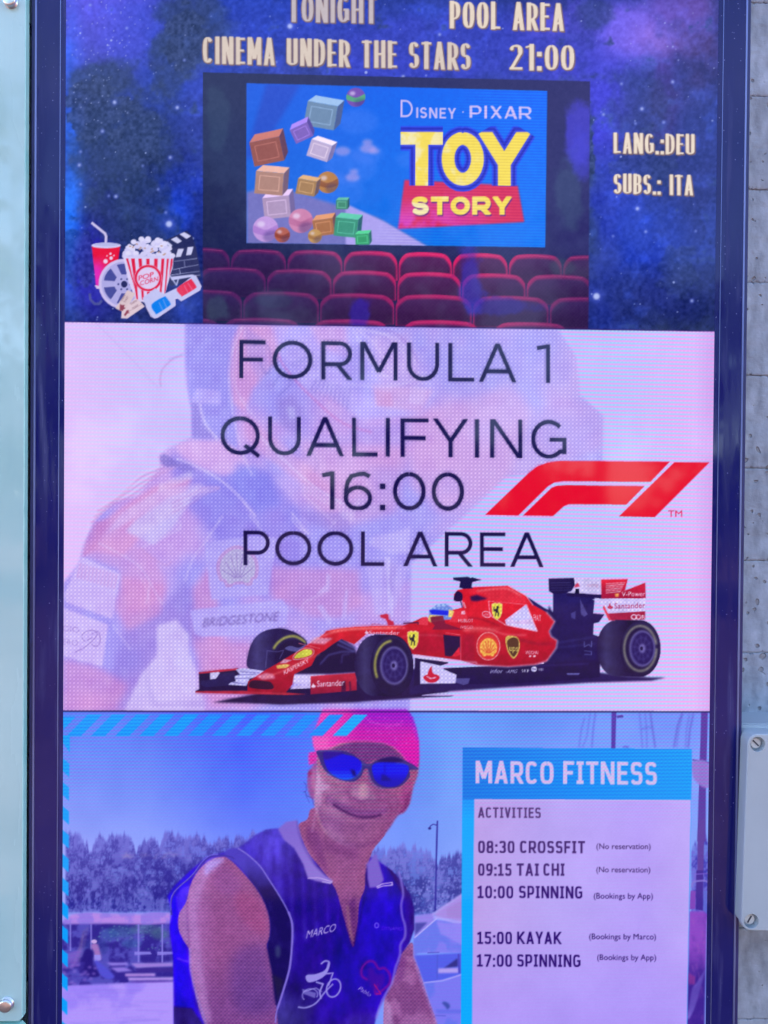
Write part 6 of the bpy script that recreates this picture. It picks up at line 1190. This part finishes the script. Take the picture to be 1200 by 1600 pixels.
# ------------------------------------------------------------------ back-painted glass panels with stand-off studs
MG, nt, b = new_mat('green_glass'); L = nt.links.new
tc = nd(nt, 'ShaderNodeTexCoord'); no = nd(nt, 'ShaderNodeTexNoise'); no.inputs['Scale'].default_value = 5; no.inputs['Detail'].default_value = 4; mp = nd(nt, 'ShaderNodeMapping'); mp.inputs['Scale'].default_value = (.6, 1, 1.6); L(tc.outputs['Object'], mp.inputs[0]); L(mp.outputs[0], no.inputs[0])
rp = nd(nt, 'ShaderNodeValToRGB'); rp.color_ramp.elements[0].position = .35; rp.color_ramp.elements[1].position = .65; rp.color_ramp.elements[0].color = (.36, .55, .55, 1); rp.color_ramp.elements[1].color = (.46, .64, .63, 1); L(no.outputs[0], rp.inputs[0]); L(rp.outputs[0], b.inputs['Base Color'])
gm_ = nd(nt, 'ShaderNodeTexNoise'); gmp = nd(nt, 'ShaderNodeMapping'); gmp.inputs['Scale'].default_value = (7, 1, 1.4); L(tc.outputs['Object'], gmp.inputs[0]); L(gmp.outputs[0], gm_.inputs[0]); gm_.inputs['Scale'].default_value = 4; gm_.inputs['Detail'].default_value = 9
gr_ = nd(nt, 'ShaderNodeMapRange'); gr_.inputs[1].default_value = .45; gr_.inputs[2].default_value = .68; gr_.inputs[3].default_value = .05; gr_.inputs[4].default_value = .35; L(gm_.outputs[0], gr_.inputs[0]); L(gr_.outputs[0], b.inputs['Roughness'])
b.inputs['Specular IOR Level'].default_value = .6; b.inputs['Coat Weight'].default_value = .5; b.inputs['Coat Roughness'].default_value = .02
MGE = texed('glass_edge', (.36, .74, .66, 1), (.50, .84, .76, 1), 30, .25, .5)
MST = texed('stud_steel', (.55, .55, .58, 1), (.75, .74, .76, 1), 60, .22, .5, metal=1, rvar=.12, stretch=(1, 1, 1))
def lathe(prof, n=36):
    vs, fs = [], []
    for r, z in prof:
        for k in range(n): a = 2 * math.pi * k / n; vs.append((r * math.cos(a), z, r * math.sin(a)))
    for i in range(len(prof) - 1):
        for k in range(n): a, b_ = i * n + k, i * n + (k + 1) % n; fs.append((a, b_, b_ + n, a + n))
    return vs, fs
ZF, TH = -14, 12
xr0, _ = U(36.8, 100, ZF); xr1, _ = U(34.2, 1400, ZF); XR = (xr0 + xr1) / 2 + 2.2
_, PB = U(30, 1596, ZF); _, PT = U(30, -10, ZF)
def panel(y0, y1, label, studs):
    p = thing('glass_panel', label, 'glass panel', W3(XR - 450, y1, ZF), group='green glass panels beside the screen')
    c = 5.5; XL = XR - 900; out = [(XL + c, y0), (XR - c, y0), (XR, y0 + c), (XR, y1 - c), (XR - c, y1), (XL + c, y1), (XL, y1 - c), (XL, y0 + c)]; n = len(out)
    def ins(d): return [(min(max(x, XL + c * 0 + d), XR - d), min(max(y, y0 + d), y1 - d)) for x, y in out]
    e = .9; i_ = ins(e)
    vf = [rel(W3(x, y, ZF), p) for x, y in i_]
    link('pane', mesh('pane', vf, [tuple(range(n))[::-1]]), p, [MG])
    ve = [rel(W3(x, y, ZF), p) for x, y in i_] + [rel(W3(x, y, ZF + e), p) for x, y in out] + [rel(W3(x, y, ZF + TH), p) for x, y in out]
    fe = []
    for k in range(2):
        for j in range(n): a, b_ = k * n + j, k * n + (j + 1) % n; fe.append((a, b_, b_ + n, a + n))
    fe.append(tuple(range(2 * n, 3 * n))); eo = link('polished_edge', mesh('polished_edge', ve, fe), p, [MGE]); eo['label'] = 'pale green polished glass edge'
    for sx, sy in studs:
        x, y = U(sx, sy, ZF - 9) if sx is not None else sy
        vs, fs = lathe([(.01, -9), (7.5, -9), (9.2, -8.4), (10, -7), (10, -1.2), (10.6, -1), (10.6, 0)])
        me = mesh('stud_cap', [Vector(v) * S for v in vs], [f[::-1] for f in fs], True); so = link('stud_cap', me, p, [MST]); so.location = rel(W3(x, y, ZF), p)
        vs, fs = lathe([(6, TH), (6, 105 - ZF)]); me = mesh('stud_spacer', [Vector(v) * S for v in vs], [f[::-1] for f in fs], True); s2 = link('stud_spacer', me, so, [MST])
    return p
panel(PT - 0 - 700, PB, 'upper green glass panel left of the screen with two steel studs', [(13, -3), (7, 1574)])
panel(PB + 6, PB + 900, 'lower green glass panel at the bottom left corner, mostly cut off', [(None, (XR - 40, PB + 40))])

# ------------------------------------------------------------------ grey plastic junction box
MP = texed('box_plastic', (.37, .41, .46, 1), (.42, .46, .51, 1), 8, .42, .45, bump=.0002, bscale=400, rvar=.1)
MSC = texed('screw_plastic', (.50, .50, .50, 1), (.58, .58, .57, 1), 60, .4, .5)
MSD = texed('slot_dark', (.05, .05, .07, 1), (.08, .08, .10, 1), 60, .7, .3)
ZL_ = -27
hx, hy = U(1184, 1163, ZL_); hx2, hy2 = U(1174.2, 1439.5, ZL_)
ang = math.atan2(-(hx2 - hx), (hy2 - hy))            # tilt in the wall plane
jb = thing('junction_box', 'pale grey plastic junction box with screwed lid on the concrete wall', 'junction box', W3((hx + hx2) / 2 + 150, hy2 + 14, 105))
LEN = math.hypot(hx2 - hx, hy2 - hy); Wd = 300
def J(u, v, z):
    """box units: origin at the upper left lid screw, u right, v down"""
    return rel(W3(hx + u * math.cos(ang) - v * math.sin(ang), hy + u * math.sin(ang) + v * math.cos(ang), z), jb)
def rrect(x0, y0, x1, y1, r, n=8):
    o = []
    for cx, cy, a0 in ((x1 - r, y0 + r, -90), (x1 - r, y1 - r, 0), (x0 + r, y1 - r, 90), (x0 + r, y0 + r, 180)):
        for k in range(n + 1): a = math.radians(a0 + 90 * k / n); o.append((cx + r * math.cos(a), cy + r * math.sin(a)))
    return o
def loft(name, rings, mat, cap0=True, capn=False, smooth=False):
    n = len(rings[0][0]); vs = [J(x, y, z) for pts, z in rings for x, y in pts]; fs = []
    for k in range(len(rings) - 1):
        for j in range(n): a, b_ = k * n + j, k * n + (j + 1) % n; fs.append((a, a + n, b_ + n, b_))
    if cap0: fs.append(tuple(range(n)))
    if capn: fs.append(tuple(range((len(rings) - 1) * n, len(rings) * n))[::-1])
    return link(name, mesh(name, vs, fs, smooth), jb, [mat])
B0, B1, B2, B3 = -13.8, -14.2, Wd + 13.8, LEN + 13.2
R = lambda d: rrect(B0 - d, B1 - d, B2 + d, B3 + d, 14 + d)
loft('box_base', [(R(-1.5), 26), (R(0), 28), (R(.6), 105)], MP, True)
loft('sealing_flange', [(R(-1), 14.5), (R(2.6), 14.8), (R(3.2), 16), (R(3.2), 18.2), (R(1.2), 18.6), (R(1.2), 21), (R(3.6), 21.4), (R(4.2), 23), (R(4.2), 26), (R(.5), 26.4)], MP, False, True)
loft('lid_body', [(R(-1.6), ZL_ + 10), (R(-1.0), ZL_ + 10), (R(-.6), 14.5)], MP, True)
# lid face: an outline with four round screw wells, bridged and filled
def lid_face():
    import bmesh
    bm = bmesh.new(); loops = [rrect(B0, B1, B2, B3, 14)]
    wells = [(0, 0), (Wd, 0), (Wd, LEN), (0, LEN)]
    loops += [[(cx + 11.6 * math.cos(2 * math.pi * k / 28), cy + 11.6 * math.sin(2 * math.pi * k / 28)) for k in range(28)] for cx, cy in wells]
    es = []; ring_v = []
    for lp in loops:
        v = [bm.verts.new(J(x, y, ZL_)) for x, y in lp]; ring_v.append((lp, v)); es += [bm.edges.new((v[i], v[(i + 1) % len(v)])) for i in range(len(v))]
    bmesh.ops.triangle_fill(bm, use_beauty=True, use_dissolve=False, edges=es)
    lp, v = ring_v[0]; rings = [v]
    for d, z in ((1.2, ZL_ + .5), (1.9, ZL_ + 1.8), (1.9, ZL_ + 10)):
        pts = rrect(B0 - d, B1 - d, B2 + d, B3 + d, 14 + d); rings.append([bm.verts.new(J(x, y, z)) for x, y in pts])
    for a, b_ in zip(rings[:-1], rings[1:]):
        for i in range(len(a)): j = (i + 1) % len(a); bm.faces.new((a[i], a[j], b_[j], b_[i]))
    for (lp, v), (cx, cy) in zip(ring_v[1:], wells):
        w2 = [bm.verts.new(J(x, y, ZL_ + 9.8)) for x, y in lp]
        for i in range(len(v)): j = (i + 1) % len(v); bm.faces.new((v[i], w2[i], w2[j], v[j]))
    bmesh.ops.recalc_face_normals(bm, faces=bm.faces); me = bpy.data.meshes.new('lid'); bm.to_mesh(me); bm.free(); return me
lid = link('lid', lid_face(), jb, [MP])
for (u, v, sa) in ((0, 0, 42), (Wd, 0, 10), (Wd, LEN, 80), (0, LEN, 118)):
    uc, vc = u - 0, v
    n = 26; vs = [J(uc, vc, ZL_ + 6.2)]; fs = []
    for r_, z in ((7.6, ZL_ + 6.2), (8.2, ZL_ + 6.8), (8.2, ZL_ + 9.9)): vs += [J(uc + r_ * math.cos(2 * math.pi * k / n), vc + r_ * math.sin(2 * math.pi * k / n), z) for k in range(n)]
    for k in range(n): fs.append((0, 1 + k, 1 + (k + 1) % n))
    for q in (0, 1):
        for k in range(n): a, b_ = 1 + q * n + k, 1 + q * n + (k + 1) % n; fs.append((a, a + n, b_ + n, b_))
    sc = link('lid_screw', mesh('lid_screw', vs, fs), jb, [MSC])
    ca, sa_ = math.cos(math.radians(sa)), math.sin(math.radians(sa)); q = lambda a, b_: (uc + a * ca - b_ * sa_, vc + a * sa_ + b_ * ca)
    vs = [J(*q(a, b_), z) for z in (ZL_ + 5.6, ZL_ + 6.4) for a, b_ in ((-6.2, -1.1), (6.2, -1.1), (6.2, 1.1), (-6.2, 1.1))]
    slot = link('screw_slot', mesh('screw_slot', vs, [(0, 1, 2, 3), (0, 1, 5, 4), (1, 2, 6, 5), (2, 3, 7, 6), (3, 0, 4, 7)]), sc, [MSD])

# ------------------------------------------------------------------ unseen ground
MGr = texed('unseen_reddened_ground', (.16, .075, .055, 1), (.30, .15, .10, 1), 1.4, .8, .3, bump=.002, bscale=30)  # unseen ground, toned red-brown to tint the reflection in the lower border
gr = link('ground', mesh('ground', [(-400, -600, 0), (400, -600, 0), (400, 60, 0), (-400, 60, 0)], [(0, 1, 2, 3)]), None, [MGr], kind='structure')  # unseen ground, there for the reflection in the lower border

# ------------------------------------------------------------------ trees across the path, mirrored in the screen's glass
ML1 = texed('leaves', (.03, .06, .03, 1), (.07, .12, .05, 1), 1.2, .6, .3)
MBK = texed('bark', (.09, .07, .05, 1), (.16, .13, .10, 1), 6, .9, .2, bump=.01)
def crown_mesh(seed):
    r = np.random.RandomState(seed); vs = []; N = 3600
    cl = [(r.uniform(-1, 1), r.uniform(-1, 1), r.uniform(.0, 1), r.uniform(.45, .85)) for _ in range(34)]
    cl = [(x * 1.75 * (1 - .5 * max(0, z - .5)), y * 1.5, 1.1 + z * 5.6, s) for x, y, z, s in cl]
    P = np.zeros((N, 3))
    for i in range(N):
        c = cl[r.randint(len(cl))]; d = r.randn(3); d /= np.linalg.norm(d); P[i] = np.array(c[:3]) + d * c[3] * r.rand() ** .4
    A = r.randn(N, 3); A /= np.linalg.norm(A, axis=1)[:, None]; B = np.cross(A, r.randn(N, 3)); B /= np.linalg.norm(B, axis=1)[:, None]
    s = r.uniform(.07, .16, N)[:, None]; V = np.stack([P - A * s, P + B * s * .6, P + A * s, P - B * s * .6], 1).reshape(-1, 3)
    return mesh('crown', V, [tuple(range(4 * i, 4 * i + 4)) for i in range(N)])
CM_ = [crown_mesh(3), crown_mesh(8)]
tv, tf = [], []
for k, (z, rr) in enumerate([(0, .2), (1.5, .15), (3.5, .11), (5.6, .04)]):
    tv += [(rr * math.cos(a) + .08 * math.sin(z), rr * math.sin(a), z) for a in np.linspace(0, 2 * math.pi, 10, endpoint=False)]
for k in range(3):
    for j in range(10): a, b_ = k * 10 + j, k * 10 + (j + 1) % 10; tf.append((a, b_, b_ + 10, a + 10))
TM_ = mesh('trunk', tv, tf, True)
for i, (x, y, s, lab) in enumerate([(-4.3, -10.2, 1.0, 'dark leafy tree mirrored at the left of the screen'), (-1.4, -10.8, .93, 'dark leafy tree mirrored left of the screen centre'), (1.3, -10.3, .86, 'lower dark leafy tree mirrored near the screen centre'), (4.0, -10.6, .80, 'small dark leafy tree mirrored right of the screen centre'), (6.8, -10.2, .98, 'dark leafy tree mirrored in the right border')]):
    t = thing('leafy_tree', lab, 'tree', (x, y, 0), group='trees across the path'); t.scale = (s * 1.12, s, s); t.rotation_euler[2] = i * 1.3
    link('crown', CM_[i % 2], t, [ML1]); link('trunk', TM_, t, [MBK])
